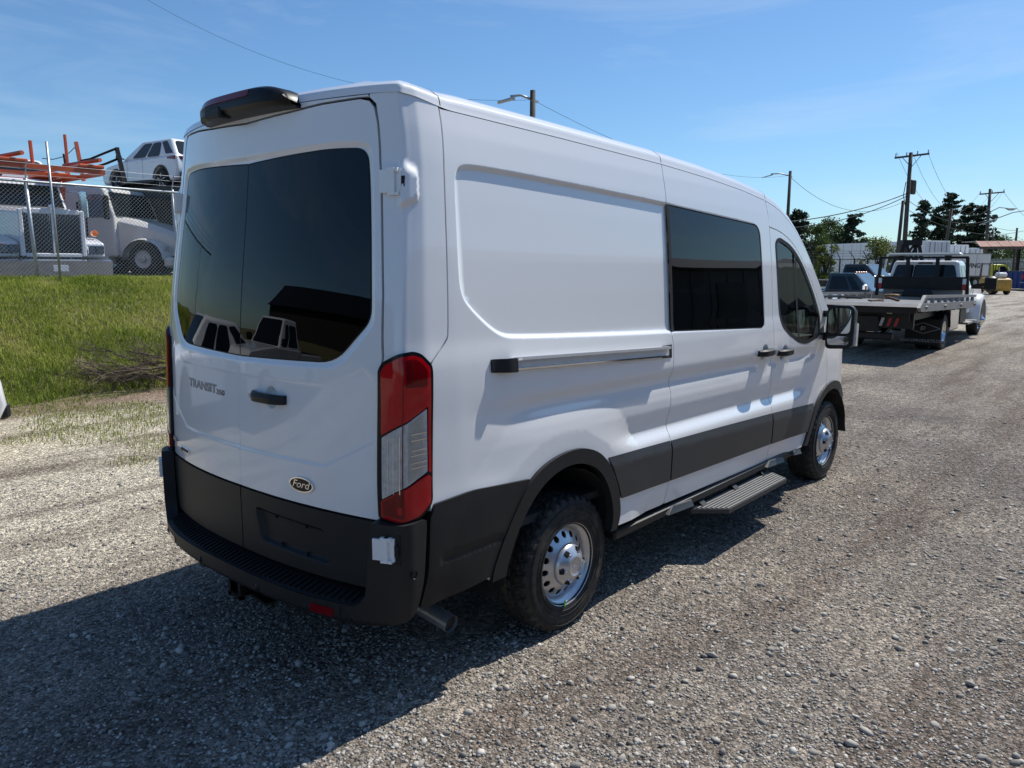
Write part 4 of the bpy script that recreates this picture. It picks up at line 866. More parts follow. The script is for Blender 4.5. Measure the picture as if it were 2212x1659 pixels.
def blades(name, x, y, z, h, wd, m, lean=.5, label=None):
    n = len(x); a = _nr.uniform(0, 2*pi, n); t = _nr.uniform(0, 2*pi, n); l = h*_nr.uniform(.1, lean, n)
    dx, dy = np.cos(a)*wd/2, np.sin(a)*wd/2; lx, ly = np.cos(t)*l, np.sin(t)*l
    v = np.empty((n,5,3)); v[:,0] = np.stack([x-dx,y-dy,z-.01],-1); v[:,1] = np.stack([x+dx,y+dy,z-.01],-1)
    v[:,2] = np.stack([x+dx*.8+lx*.35,y+dy*.8+ly*.35,z+h*.6],-1); v[:,3] = np.stack([x-dx*.8+lx*.35,y-dy*.8+ly*.35,z+h*.6],-1); v[:,4] = np.stack([x+lx,y+ly,z+h*np.sqrt(np.maximum(.05,1-(l/h)**2*.6))],-1)
    me = bpy.data.meshes.new(name); me.vertices.add(n*5); me.vertices.foreach_set('co', v.reshape(-1))
    f = np.arange(n)[:,None]*5; lo = np.concatenate([f+np.array([[0,1,2,3]]), f+np.array([[3,2,4]])], 1).reshape(-1)
    me.loops.add(n*7); me.loops.foreach_set('vertex_index', lo.astype(np.int32)); me.polygons.add(n*2)
    st = (np.arange(n)[:,None]*7+np.array([[0,4]])).reshape(-1); me.polygons.foreach_set('loop_start', st.astype(np.int32)); me.polygons.foreach_set('loop_total', np.tile([4,3], n).astype(np.int32))
    me.update(calc_edges=True); me.validate(); o = link(name, me, m); tag(o, label, 'grass', kind='stuff'); return o
GREEN = [(.0,(.13,.18,.025)),(.3,(.22,.28,.04)),(.55,(.34,.38,.07)),(.8,(.44,.43,.13)),(1.,(.50,.42,.22))]
M['grass'] = isl_mat('grass_blades', GREEN, .8, .35, .9)
n = 120000; x = _nr.uniform(-1.5, 9.5, n); y = 8.0+5.3*_nr.uniform(0, 1, n)**.9
keep = (y > 7.95+.55*vnoise(x, y, .8, 8)) & (vnoise(x, y, 1.1, 9)+.35*vnoise(x, y, 4., 19) > .22); x, y = x[keep], y[keep]
h = (.05+.10*_nr.uniform(0,1,len(x)))*(.6+.9*vnoise(x, y, .7, 6)); blades('bank_grass', x, y, bank_z(x, y), h, .011, M['grass'], .95, 'rough sunlit green grass covering the bank below the fence')
n = 60000; x = _nr.uniform(-3.5, 6.5, n); y = _nr.uniform(3.0, 8.8, n)
msk = vnoise(x, y, .55, 11)*.6+vnoise(x, y, 1.7, 12)*.4+.16*sst(4.5,6.5,y)-.12*(1-sst(3.6,5.0,y))-.25*np.exp(-((y-7.7)/.45)**2)
keep = (msk > .60) & (_nr.uniform(0,1,n) < (msk-.58)*7); x, y = x[keep], y[keep]
h = .02+.05*_nr.uniform(0,1,len(x))**2; M['dry'] = isl_mat('thin_grass_blades', [(0,(.15,.20,.03)),(.5,(.26,.30,.06)),(1,(.42,.38,.17))], .85, .3)
blades('gravel_grass', x, y, np.zeros(len(x)), h, .008, M['dry'], .95, 'thin patchy grass growing through the pale gravel')
# loose stones
def stones(name, x, y, r, m, label, flat=(.35,.8), zoff=0.):
    n = len(x); t = (1+5**.5)/2
    base = np.array([(-1,t,0),(1,t,0),(-1,-t,0),(1,-t,0),(0,-1,t),(0,1,t),(0,-1,-t),(0,1,-t),(t,0,-1),(t,0,1),(-t,0,-1),(-t,0,1)], float); base /= np.linalg.norm(base[0])
    fc = np.array([(0,11,5),(0,5,1),(0,1,7),(0,7,10),(0,10,11),(1,5,9),(5,11,4),(11,10,2),(10,7,6),(7,1,8),(3,9,4),(3,4,2),(3,2,6),(3,6,8),(3,8,9),(4,9,5),(2,4,11),(6,2,10),(8,6,7),(9,8,1)])
    v = base[None]*_nr.uniform(.68, 1.25, (n,12,1)); s = np.stack([_nr.uniform(.8,1.4,n), _nr.uniform(.6,1.0,n), _nr.uniform(*flat,n)], -1)*r[:,None]; v = v*s[:,None]
    a = _nr.uniform(0,2*pi,n); c, sn = np.cos(a)[:,None], np.sin(a)[:,None]; vx = v[...,0]*c-v[...,1]*sn; vy = v[...,0]*sn+v[...,1]*c; tl = _nr.uniform(-.4,.4,(n,1)); vz = v[...,2]+vx*tl
    v = np.stack([vx+x[:,None], vy+y[:,None], vz+(s[:,2]*.25+near_z(x, y))[:,None]], -1)
    me = bpy.data.meshes.new(name); me.vertices.add(n*12); me.vertices.foreach_set('co', v.reshape(-1)); lo = (np.arange(n)[:,None,None]*12+fc[None]).reshape(-1)
    me.loops.add(n*60); me.loops.foreach_set('vertex_index', lo.astype(np.int32)); me.polygons.add(n*20); me.polygons.foreach_set('loop_start', (np.arange(n*20)*3).astype(np.int32)); me.polygons.foreach_set('loop_total', np.full(n*20,3,np.int32))
    me.update(calc_edges=True); o = link(name, me, m); tag(o, label, 'gravel', kind='stuff'); return o
M['stone'] = isl_mat('loose_stone', [(0,(.19,.172,.155)),(.35,(.29,.268,.24)),(.75,(.41,.38,.335)),(.93,(.50,.465,.41)),(1,(.60,.565,.51))], .9)
n = 80000; u = _nr.uniform(0,1,n); D = 1.9+7.5*u**1.5; lat = _nr.uniform(-1.1,1.1,n)*D*.72
x = CAM[0]+cos(_yaw)*D+sin(_yaw)*lat; y = CAM[1]+sin(_yaw)*D-cos(_yaw)*lat
cl = .35+1.0*vnoise(x, y, 1.2, 21)*vnoise(x, y, 3.1, 22)*2.2
keep = (_nr.uniform(0,1,n) < cl) & ~((x > .6) & (x < 5.6) & (np.abs(y) < .7)) & (y < 4); x, y = x[keep], y[keep]
r = .004+.0065*_nr.uniform(0,1,len(x))**2+.014*(_nr.uniform(0,1,len(x)) > .955)*_nr.uniform(0,1,len(x)); stones('loose_gravel', x, y, r, M['stone'], 'loose grey and tan gravel stones scattered over the yard')
n = 420; D = _nr.uniform(2.0, 9.0, n); lat = _nr.uniform(-.25,1.0,n)*D*.68; x = CAM[0]+cos(_yaw)*D+sin(_yaw)*lat; y = CAM[1]+sin(_yaw)*D-cos(_yaw)*lat; k = (y < -1.25) | (x < .2); x, y = x[k], y[k]
stones('broken_rock', x, y, .009+.022*_nr.uniform(0,1,len(x))**3, M['stone'], 'larger broken pale rocks lying on the gravel', (.3,.6))
# brush heap
BR = thing('brush_pile', 'grey heap of cut branches and twigs at the foot of the bank', 'brush pile', (3.55,8.35,.0)); M['bark'] = mat('dead_bark', (.15,.115,.085), .9, var=.4, vscale=14, bump=.4, bscale=60)
tw = MB(); R3 = random.Random(3)
def branch(p, d, l, r, depth, part):
    pts = [Vector(p)]; q = Vector(p); dd = Vector(d).normalized()
    for k in range(4):
        dd = (dd+Vector((R3.uniform(-.25,.25), R3.uniform(-.25,.25), R3.uniform(-.16,.18)))).normalized(); q = q+dd*l/4
        if q.z < .03: q.z = .03
        pts.append(q.copy())
    (part or tw).tube(pts, [r, r*.85, r*.7, r*.5, r*.25], 5 if depth == 0 else 3, False)
    if depth < 3:
        for k in range(7 if depth == 0 else 6):
            i = R3.randint(1, 4); branch(pts[i], dd+Vector((R3.uniform(-.9,.9), R3.uniform(-.9,.9), R3.uniform(-.4,.55))), l*R3.uniform(.35,.6), r*.42, depth+1, None)
for k in range(15):
    mb = MB(); a = R3.uniform(-.4,.4)+pi*.97; l = R3.uniform(.55,1.05)
    branch((R3.uniform(-.2,.7), R3.uniform(-.35,.3), R3.uniform(.03,.36)), (cos(a), sin(a)*.8, R3.uniform(-.1,.45)), l, R3.uniform(.014,.028), 0, mb); mb.build('branch', M['bark'], BR, smooth=True)
tag(tw.build('twigs', M['bark'], BR), kind='stuff')
# ---------------------------------------------------------------- chain-link fence on the bank
FY = 13.05
FN = thing('chain_link_fence', 'galvanised chain-link fence with top rail along the crest of the grass bank', 'fence', (0,FY,1.55))
mb = MB(); pitch = .0745; H_ = 1.80
x = -2.0
wires = MB()
def wire3(a, b, r):
    a = Vector(a); b = Vector(b); t = (b-a).normalized(); u = t.cross(Vector((0,1,0))).normalized()*r; v = Vector((0,1,0))*r
    wires.loft([[tuple(q+u), tuple(q-u*.5+v), tuple(q-u*.5-v)] for q in (a, b)], False, False)
for k in range(int(12/pitch)):
    x0 = -4+k*pitch
    wire3((x0,0,.02), (x0+H_,0,H_+.0), .0029); wire3((x0+H_,.004,.02), (x0,.004,H_), .0029)
tag(wires.build('chain_link_mesh', M['galv'], FN), kind='stuff')
MB().tube([(-4,0,H_),(9.8,0,H_)], .024, 8).build('top_rail', M['galv'], FN, smooth=True)
for px, tl, r in ((-2.5,.0,.03),(.45,.0,.03),(3.42,-.035,.034),(6.15,-.03,.034),(9.0,0,.034)):
    MB().tube([(px,.03,-.3),(px+tl*2,.03,H_+.05)], r, 10).build('fence_post', M['galv'], FN, smooth=True)
    MB().bar((px+tl*2,.03,H_+.03), (px+tl*2+.01,-.06,H_+.34), .03, .012).build('barb_arm', M['galv'], FN)
for k in range(3): MB().tube([(-4,-.02-.02*k,H_+.12+.1*k),(9.8,-.02-.02*k,H_+.12+.1*k)], .0035, 4).build('barbed_wire', M['galv'], FN)
# a thin marker pole leaning in front of the fence
tag(MB().tube([place(131,14.3,1.48), place(98,14.3,4.02)], .022, 8).build('marker_pole', M['galv'], None, smooth=True), 'thin pale pole leaning against the chain-link fence before the white truck', 'pole')
# ================================================================ vehicle building blocks
import bmesh
def bevel(o, w, seg=2, ang=35):
    bm = bmesh.new(); bm.from_mesh(o.data); bmesh.ops.recalc_face_normals(bm, faces=bm.faces); bm.to_mesh(o.data); bm.free()
    b = o.modifiers.new('bevel', 'BEVEL'); b.width = w; b.segments = seg; b.limit_method = 'ANGLE'; b.angle_limit = radians(ang); b.harden_normals = True; o.data.shade_smooth(); return o
def arc(cx, cz, r, a0, a1, n=10): return [(cx+r*cos(radians(a0+(a1-a0)*k/n)), cz+r*sin(radians(a0+(a1-a0)*k/n))) for k in range(n+1)]
def side_body(name, prof, hw, m, parent, bw=.04, seg=2): return bevel(MB().prism(prof, -hw, hw, 'y').build(name, m, parent), bw, seg)
def quad_panel(name, P4, m, parent, t=.012, rad=.0):
    """thin slab on four corner points (in order), pushed outwards by its own normal"""
    P4 = [Vector(q) for q in P4]; n = (P4[1]-P4[0]).cross(P4[3]-P4[0]).normalized(); 
    if rad:
        c = sum(P4, Vector())/4; o = []
        for i in range(4):
            a, b, d = P4[i-1], P4[i], P4[(i+1) % 4]; u = (a-b); v = (d-b); k = min(rad, u.length*.45, v.length*.45); p0 = b+u.normalized()*k; p2 = b+v.normalized()*k
            o += [p0.lerp(b, .5).lerp(b.lerp(p2, .5), tt) if False else (p0*(1-tt)**2+b*2*tt*(1-tt)+p2*tt*tt) for tt in (0,.33,.66,1)]
        P4 = o
    return MB().loft([[tuple(q-n*t*.5) for q in P4], [tuple(q+n*t) for q in P4]]).build(name, m, parent)
def greenhouse(parent, base, top, zb, zt, m, gm, side_wins, front=True, rear=True, fm=.10, rad=.05, bw=.05, ff=.06):
    """cab upper: base/top = (x rear, x front, half width); windows set on its faces"""
    (xr, xf, hb), (tr, tf, ht) = base, top
    B = [(xr,-hb,zb),(xf,-hb*.96,zb),(xf,hb*.96,zb),(xr,hb,zb)]; Tt = [(tr,-ht,zt),(tf,-ht*.95,zt),(tf,ht*.95,zt),(tr,ht,zt)]
    o = bevel(MB().loft([B, Tt]).build('cab_upper', m, parent), bw, 3)
    def face(i): j = (i+1) % 4; return [Vector(B[i]), Vector(B[j]), Vector(Tt[j]), Vector(Tt[i])]
    def bl(F, u, v): return (F[0]*(1-u)+F[1]*u)*(1-v)+(F[3]*(1-u)+F[2]*u)*v
    def win(nm, F, u0, u1, v0, v1, mm): quad_panel(nm, [bl(F,u0,v0), bl(F,u1,v0), bl(F,u1,v1), bl(F,u0,v1)], mm, o, .008, rad)
    for u0, u1 in side_wins: win('side_window', face(0), u0, u1, .08, .82, gm); win('side_window', face(2), 1-u1, 1-u0, .08, .82, gm)
    if front: win('windscreen', face(1), ff, 1-ff, .05, .92, front if not isinstance(front, bool) else gm)
    if rear: win('rear_window', face(3), .08, .92, .12, .86, gm)
    return o
def simple_wheel(parent, x, y, r, w, rim_m, rim_r=.6, sg=1, n=28, hub=None, name='wheel', dual=0.):
    o = bpy.data.objects.new(name, None); COL.objects.link(o); o.parent = parent; o.location = (x, y, r)
    s = 1 if sg > 0 else -1
    MB().lathe([(r*rim_r,-w/2),(r*.9,-w/2-.01),(r*.985,-w/2+.02),(r,-w/4),(r,w/4),(r*.985,w/2-.02),(r*.9,w/2+.01),(r*rim_r,w/2)], (0,0,0), 'y', n).build('tyre', M['rubfar'], o, angle=40)
    d = s*(w/2-.03-dual); MB().lathe([(r*rim_r*1.02,s*(w/2)),(r*rim_r*.95,s*(w/2)-s*.02),(r*rim_r*.86,d),(r*rim_r*.4,d+s*.01),(r*rim_r*.34,d+s*.05),(0.001,d+s*.055)], (0,0,0), 'y', n).build('rim', rim_m, o, angle=40)
    if hub:
        hb = MB(); hb.lathe([(r*.30,d),(r*.29,d+s*.10),(r*.12,d+s*.17),(.001,d+s*.18)], (0,0,0), 'y', 16)
        hb.build('hub', hub, o, angle=40)
        for k in range(8): MB().lathe([(.026,d),(.024,d+s*.10),(.001,d+s*.11)], (r*.42*cos(k*pi/4), 0, r*.42*sin(k*pi/4)), 'y', 8).build('lug_nut', hub, o)
    return o
def make_pickup(name, label, m, loc, rz, gm, L=5.3, wb=3.45, hw=.98, zb=1.12, zr=1.76, zbed=1.20, hood=1.14, group=None, roofm=None, rimm=None, lifted=0., nose_drop=.04, ws=None, cat='pickup truck', bed=True, r=.37, bump_m=None, mirror_m=None, marker=False, cab=(-.55,1.05,-.42,.42)):
    t = thing(name, label, cat, loc, rz, group); z0 = .42+lifted; ra, fa = -1.62, -1.62+wb; xr, xf = fa-L+1.0+.0-.07, fa+.93; xr = -2.75
    prof = [(xr,z0+.18),(xr,zbed if bed else z0+.3)]+([(cab[0]-.06,zbed)] if bed else [(cab[0]-.06,z0+.3)])+[(cab[0]-.06,zb),(cab[1]+.05,zb+.01),(cab[1]+.25,hood),(xf-.12,hood-nose_drop),(xf,hood-nose_drop-.10),(xf+.01,z0+.12)]
    prof += [(fa+.50,z0)]+arc(fa, r, .47, 18, 162, 10)+[(fa-.50,z0)]
    prof += [(ra+.52,z0)]+arc(ra, r, .47, 18, 162, 10)+[(ra-.52,z0)]
    b = side_body('body', prof, hw, m, t, .06, 3)
    if bed: MB().box(xr+.08,cab[0]-.12,-hw+.07,hw-.07,zbed-.25,zbed+.004).build('bed_shade_slab', M['gap'], b)  # solid black slab, stands in for the shade inside an open bed
    g = greenhouse(t, (cab[0],cab[1],hw-.04), (cab[2],cab[3],hw-.20), zb-.01, zr, m, gm, [(.10,.56),(.61,.80)], front=ws or gm)
    if roofm: quad_panel('roof_skin', [(cab[2]+.06,-hw+.27,zr),(cab[3]-.06,-hw+.27,zr),(cab[3]-.06,hw-.27,zr),(cab[2]+.06,hw-.27,zr)], roofm, g, .006)
    quad_panel('bonnet_skin', [(cab[1]+.30,-hw+.1,hood),(xf-.18,-hw+.14,hood-nose_drop),(xf-.18,hw-.14,hood-nose_drop),(cab[1]+.30,hw-.1,hood)], roofm or m, b, .012, .08)
    MB().box(xf-.0,xf+.03,-hw+.18,hw-.18,z0+.32,hood-nose_drop-.14,.01).build('grille', M['black'], b)
    for k in range(3): MB().box(xf+.02,xf+.045,-hw+.2,hw-.2,z0+.36+k*.11,z0+.40+k*.11).build('grille_bar', M['chrome'], b)
    for s in (-1, 1):
        MB().box(xf-.02,xf+.04,s*(hw-.10)-.12,s*(hw-.10)+.08,z0+.36,hood-nose_drop-.16,.02).build('headlight', M['clear'], b)
        MB().box(cab[1]-.22,cab[1]-.08,s*(hw+.13)-.11,s*(hw+.13)+.11,zb+.04,zb+.24,.03).build('wing_mirror', mirror_m or M['chrome'], t)
        MB().bar((cab[1]-.15,s*(hw-.05),zb+.08), (cab[1]-.15,s*(hw+.08),zb+.12), .03, .03).build('mirror_arm', M['black'], t)
        MB().box(cab[0]+.08,cab[0]+.22,s*hw-(.0 if s > 0 else .02),s*hw+(.02 if s > 0 else 0),zb-.16,zb-.12).build('door_handle', M['chrome'], b)
        for xx in (ra, fa): simple_wheel(t, xx, s*(hw-.14), r, .25, rimm or M['steel'], .58, s)
        for xs in (cab[0]+.03, cab[1]-.05): MB().box(xs-.004,xs+.004,s*hw-.004,s*hw+.004,z0+.1,zb).build('door_seam', M['gap'], b)
    bevel(MB().box(xf-.05,xf+.16,-hw,hw,z0+.06,z0+.26).build('front_bumper', bump_m or M['chrome'], t), .03)
    MB().box(xr-.12,xr+.05,-hw,hw,z0+.06,z0+.22,.03).build('rear_bumper', bump_m or M['chrome'], t)
    MB().box(-2.5,2.4,-.6,.6,.28+lifted*.5,z0+.1).build('chassis', M['dark'], t)
    if marker:
        for k in range(5): MB().box(cab[3]-.10,cab[3]-.02,-.52+k*.24,-.40+k*.24,zr-.002,zr+.045,.012).build('marker_lamp', M['amber'], g)
    return t
def make_suv(name, label, m, loc, rz, rx=0., L=4.6, hw=.92, zr=1.68, zb=1.02, hood=.98, cat='car', gm=None, r=.36, rim=None):
    t = thing(name, label, cat, loc, rz); t.rotation_euler = (0, rx, rz); gm = gm or M['farglass']; z0 = .30; ra, fa = -1.35, 1.35
    prof = [(-2.25,z0+.2),(-2.28,.72),(-2.20,zb+.03),(-1.0,zb),(.85,zb-.02),(1.15,hood),(1.95,hood-.10),(2.26,hood-.24),(2.30,z0+.22),(2.2,z0+.02),(fa+.46,z0)]+arc(fa, r, .42, 15, 165, 12)+[(fa-.46,z0),(ra+.46,z0)]+arc(ra, r, .42, 15, 165, 12)+[(ra-.46,z0),(-2.15,z0+.02)]
    b = side_body('body', prof, hw, m, t, .09, 3)
    (xr, xf, hb), (tr, tf, ht) = (-2.18,1.12,hw-.03), (-1.66,.05,hw-.22)
    g = greenhouse(t, (xr,xf,hb), (tr,tf,ht), zb-.03, zr, m, gm, [(.28,.52),(.545,.80)], front=gm, rear=True, rad=.10, bw=.10)
    def sidep(u, v, s): # point on the upper body side
        x = (xr*(1-u)+xf*u)*(1-v)+(tr*(1-u)+tf*u)*v; y = hb*(1-v)+ht*v; return (x, s*y, zb-.03+(zr-zb+.03)*v)
    for s in (-1, 1):
        q = [sidep(.03,.16,s), sidep(.16,.16,s), sidep(.25,.80,s), sidep(.12,.86,s)]
        quad_panel('quarter_window', q if s < 0 else [q[1],q[0],q[3],q[2]], gm, g, .012, .03)
        MB().loft([[(-2.26,s*(hw-.42),zb-.02),(-2.26,s*(hw-.42),zb-.13),(-1.78,s*(hw+.012),zb-.10),(-1.74,s*(hw+.012),zb-.05)], [(-2.31,s*(hw-.42),zb-.02),(-2.31,s*(hw-.42),zb-.13),(-2.18,s*(hw+.02),zb-.14),(-2.16,s*(hw+.02),zb-.02)]]).build('tail_lamp', M['red2'], b)
        MB().box(.86,1.0,s*(hw+.10)-.09,s*(hw+.10)+.09,zb+.0,zb+.16,.04).build('wing_mirror', M['black'], t); MB().bar((.93,s*(hw-.08),zb+.03), (.93,s*(hw+.06),zb+.05), .04, .04).build('mirror_arm', M['black'], t)
        MB().loft([[(2.05,s*(hw-.02),hood-.2),(2.22,s*(hw-.25),hood-.24),(2.23,s*(hw-.25),hood-.34),(2.08,s*(hw+.0),hood-.32)], [(1.9,s*(hw-.02),hood-.17),(2.2,s*(hw-.3),hood-.2),(2.2,s*(hw-.3),hood-.3),(1.95,s*(hw-.03),hood-.3)]]).build('headlight', M['clear'], b)
        MB().box(-1.0,1.0,s*(hw+.0)-.03,s*hw+.03,z0-.02,z0+.09,.02).build('sill_trim', M['plastic'], b)
        for xx in (fa, ra):
            MB().loft([[(xx+rr*cos(a), s*(hw+.012), r+rr*sin(a)) for a in np.linspace(.15,pi-.15,13)] for rr in (.42,.47)], False, False, False).build('arch_trim', M['plastic'], b)
            wl = simple_wheel(t, xx, s*(hw-.12), r, .23, M['black'], .66, s)
            for k in range(5):
                a = k*2*pi/5+.3; MB().bar((.04*cos(a), s*.10, .04*sin(a)), (.225*cos(a), s*.10, .225*sin(a)), .05, .02).build('spoke', rim or M['alu'], wl)
        for xs in (.62, -.32): MB().box(xs-.003,xs+.003,s*hw-.004,s*hw+.004,z0+.15,zb-.03).build('door_seam', M['gap'], b)
        for xs in (.0, -.95): MB().box(xs-.09,xs+.09,s*hw-.02,s*hw+.025,zb-.16,zb-.13,.01).build('door_handle', m, b)
    MB().box(-2.34,-2.20,-.80,.80,z0+.02,z0+.30,.04).build('rear_bumper', M['plastic'], t); MB().box(2.2,2.34,-.7,.7,z0+.05,z0+.22,.03).build('front_bumper', M['plastic'], t)
    MB().box(-2.0,2.0,-.7,.7,.2,z0+.05).build('underbody', M['dark'], t)
    return t
# ================================================================ the yard up ahead: flatbed tow truck and parked vehicles
M['deck'] = mat('worn_steel_deck', (.13,.13,.13), .6, metal=.15, var=.3, vscale=2.5, dirt=((.12,.11,.10),.6,1.5))
M['rail'] = mat('dull_aluminium_rail', (.26,.25,.24), .55, metal=.2, var=.15, vscale=4, dirt=((.16,.15,.13),.5,3.))
M['polish'] = mat('polished_aluminium', (.72,.72,.73), .18, metal=1, var=.05)
M['redr'] = mat('red_reflective_tape', (.45,.015,.02), .4, var=.05)
M['yhook'] = mat('rusty_chain', (.22,.13,.07), .7, metal=.4, var=.3, vscale=30)
def tow_truck():
    t = thing('tow_truck', 'white flatbed tow truck with black headache rack and empty steel deck', 'tow truck', (17.75,1.90,0), radians(1.8))
    W = 1.22
    # chassis and rear gear
    ch = MB(); ch.box(-2.9,6.0,-.42,.42,.55,.86); ch.box(-2.9,3.2,-1.0,-.86,.78,.98); ch.box(-2.9,3.2,.86,1.0,.78,.98); ch.build('chassis', M['black'], t)
    # deck
    dk = MB().box(-3.25,3.10,-W,W,1.02,1.09).build('deck', M['deck'], t)
    MB().prism([(-3.25,1.09),(-3.25,1.02),(-3.42,1.03)], -W, W, 'y').build('deck_lip', M['deck'], t)
    for k in range(9): MB().box(-3.2+k*.68,-3.1+k*.68,-W+.05,W-.05,.90,1.02).build('deck_crossmember', M['black'], dk)
    for s in (-1, 1):
        r = MB().prism([(-3.42,1.02),(-3.25,.94),(3.15,.94),(3.15,1.10),(-3.25,1.10)], s*W, s*(W+.06), 'y').build('side_rail', M['rail'], t)
        MB().prism([(-3.20,1.10),(-2.90,1.26),(3.15,1.26),(3.15,1.20),(-2.86,1.20),(-3.05,1.10)], s*(W-.01), s*(W+.05), 'y').build('upper_rail', M['rail'], t)
        for k in range(9): MB().box(-2.7+k*.7,-2.60+k*.7,s*W-.02,s*W+.045,1.10,1.20).build('rail_stake', M['rail'], t)
        for k in range(4): MB().lathe([(.0,s*(W+.10)),(.03,s*(W+.10)),(.035,s*(W+.05))], (-2.9+k*1.9,0,1.02), 'y', 8).build('rail_knob', M['rail'], r)
    # tail: lamp board, pintle bars, flaps
    tb = MB().box(-2.72,-2.62,-1.05,1.05,.62,.98).build('tail_board', M['black'], t)
    MB().box(-2.95,-2.80,-.72,.72,.40,.54,.02).build('rear_crossbar', M['black'], t)
    for s in (-1, 1): MB().bar((-2.85,s*.5,.47), (-1.6,s*.45,.70), .09, .09).build('crossbar_arm', M['black'], t)
    for y in (-.72,-.58,-.44):
        MB().loft([[(-2.735,y-.025,.66),(-2.735,y+.03,.66),(-2.735,y-.02,.83),(-2.735,y-.075,.83)], [(-2.715,y-.025,.66),(-2.715,y+.03,.66),(-2.715,y-.02,.83),(-2.715,y-.075,.83)]]).build('tail_light', M['whitep'] if y == -.44 else M['redr'], tb)
    MB().box(-2.735,-2.715,.05,.22,.83,.89).build('reflector_strip', M['redr'], tb); MB().box(-2.735,-2.715,.22,.36,.83,.89).build('reflector_strip', M['whitep'], tb)
    for y in (.55,.85): MB().lathe([(.0,-2.74),(.03,-2.74),(.03,-2.71)], (0,y,.86), 'x', 10).build('marker_light', M['redr'], tb)
    MB().box(-2.76,-2.70,-.66,-.54,.92,.98,.01).build('work_lamp', M['whitep'], tb)
    for s in (-1, 1):
        fl = MB().box(-.78,-.765,s*.86-.36,s*.86+.36,.16,.72).build('mud_flap', M['black'], t)
        if s < 0:
            V_, F_ = text_mesh('DANCOPRODUCTS.COM', .085, .0015, 0, 'CENTER', .002); mk('flap_lettering', [(-.783-z, -.86-x*.95, .24+y) for x, y, z in V_], F_, M['whiteg'], fl)
            dm = MB(); q = [(-.86-.34,.52),(-.86,.64),(-.86+.34,.52),(-.86,.40)]
            for k in range(4): a, b = q[k], q[(k+1) % 4]; dm.bar((-.783,a[0],a[1]), (-.783,b[0],b[1]), .006, .012)
            dm.build('flap_emblem', M['whiteg'], fl)
            V_, F_ = text_mesh('JD', .10, .0015, 0, 'CENTER', .004); mk('flap_emblem_lettering', [(-.783-z, -.86-x, .52+y) for x, y, z in V_], F_, M['whiteg'], fl)
    for s in (-1, 1):
        simple_wheel(t, 0, s*.72, .405, .24, M['polish'], .58, s, 32, name='inner_wheel'); simple_wheel(t, 0, s*1.02, .405, .24, M['polish'], .60, s, 32, dual=.10)
        simple_wheel(t, 5.12, s*.98, .405, .25, M['polish'], .60, s, 32, hub=M['chrome'])
        MB().loft([[( .0+.52*cos(a), s*.62, .42+.52*sin(a)) for a in np.linspace(.1,pi-.1,12)], [(.0+.52*cos(a), s*1.18, .42+.52*sin(a)) for a in np.linspace(.1,pi-.1,12)]], False, False, False).build('mudguard', M['black'], t)
        MB().box(.75,1.85,s*.80-.32,s*.80+.32,.36,.90,.02).build('tool_box', M['rail'], t)
        MB().box(.77,1.83,s*1.12-.004,s*1.12+.008,.39,.86).build('tool_box_door', M['polish'], t)
        MB().box(2.4,3.3,s*.78-.28,s*.78+.28,.42,.86,.05).build('fuel_tank', M['black'], t)
        MB().box(2.9,4.3,s*.98-.20,s*.98+.14,.40,.46,.01).build('cab_step', M['rail'], t); MB().box(2.5,3.6,s*.95-.15,s*.95+.14,.80,.85,.01).build('upper_step', M['rail'], t)
    # cab
    prof = [(3.25,.72),(3.22,1.30),(5.05,1.30),(5.15,1.36),(6.15,1.26),(6.38,1.10),(6.42,.72),(5.68,.55)]+arc(5.12,.42,.54,14,166,12)+[(4.52,.62),(3.3,.62)]
    b = side_body('cab_body', prof, .95, M['wpaint'], t, .08, 3)
    for s in (-1, 1): # flared front wings
        rg = []
        for y, k in ((.80,.92),(.98,1.0),(1.14,.97),(1.19,.90)): rg.append([(5.12+(.66*k)*cos(a), s*y, .42+(.72*k)*sin(a)) for a in np.linspace(-.05,pi+.08,16)])
        MB().loft(rg, False, False, False).build('front_wing', M['wpaint'], b, smooth=True)
        rg = [[(5.12+r_*cos(a), s*1.19, .42+r_*1.08*sin(a)) for a in np.linspace(-.05,pi+.08,16)] for r_ in (.595,.52)]; MB().loft(rg, False, False, False).build('wing_lip', M['wpaint'], b, smooth=True)
        for xs in (3.45,4.75): MB().box(xs-.006,xs+.006,s*.95-.004,s*.95+.004,.75,1.3).build('door_seam', M['gap'], b)
        MB().box(3.55,3.72,s*.95-.02,s*.95+.03,1.12,1.16).build('door_handle', M['black'], b)
        mo = MB(); mo.box(4.42,4.60,s*1.38-.14,s*1.38+.14,1.22,1.62,.05); mo.bar((4.55,s*.93,1.34), (4.55,s*1.28,1.40), .05, .09); mo.bar((4.55,s*.93,1.30), (4.55,s*1.28,1.30), .04, .05); mo.build('wing_mirror', M['black'], t, angle=40)
    g = greenhouse(t, (3.22,4.95,.93), (3.36,4.35,.78), 1.29, 2.03, M['wpaint'], M['farglass'], [(.12,.62),(.66,.84)], front=M['skyglass'], rear=False, bw=.09)
    F = [Vector((3.22,.93,1.29)), Vector((3.22,-.93,1.29)), Vector((3.36,-.78,2.03)), Vector((3.36,.78,2.03))]
    bl = lambda u, v: (F[0]*(1-u)+F[1]*u)*(1-v)+(F[3]*(1-u)+F[2]*u)*v
    for u0, u1 in ((.05,.335),(.345,.655),(.665,.95)): quad_panel('rear_window', [bl(u0,.16), bl(u1,.16), bl(u1-.02*(u1 > .9),.84), bl(u0+.02*(u0 < .1),.84)], M['farglass'], g, .01, .06)
    MB().box(3.33,3.37,-.17,.17,1.94,1.985).build('high_brake_lamp', M['gap'], g)
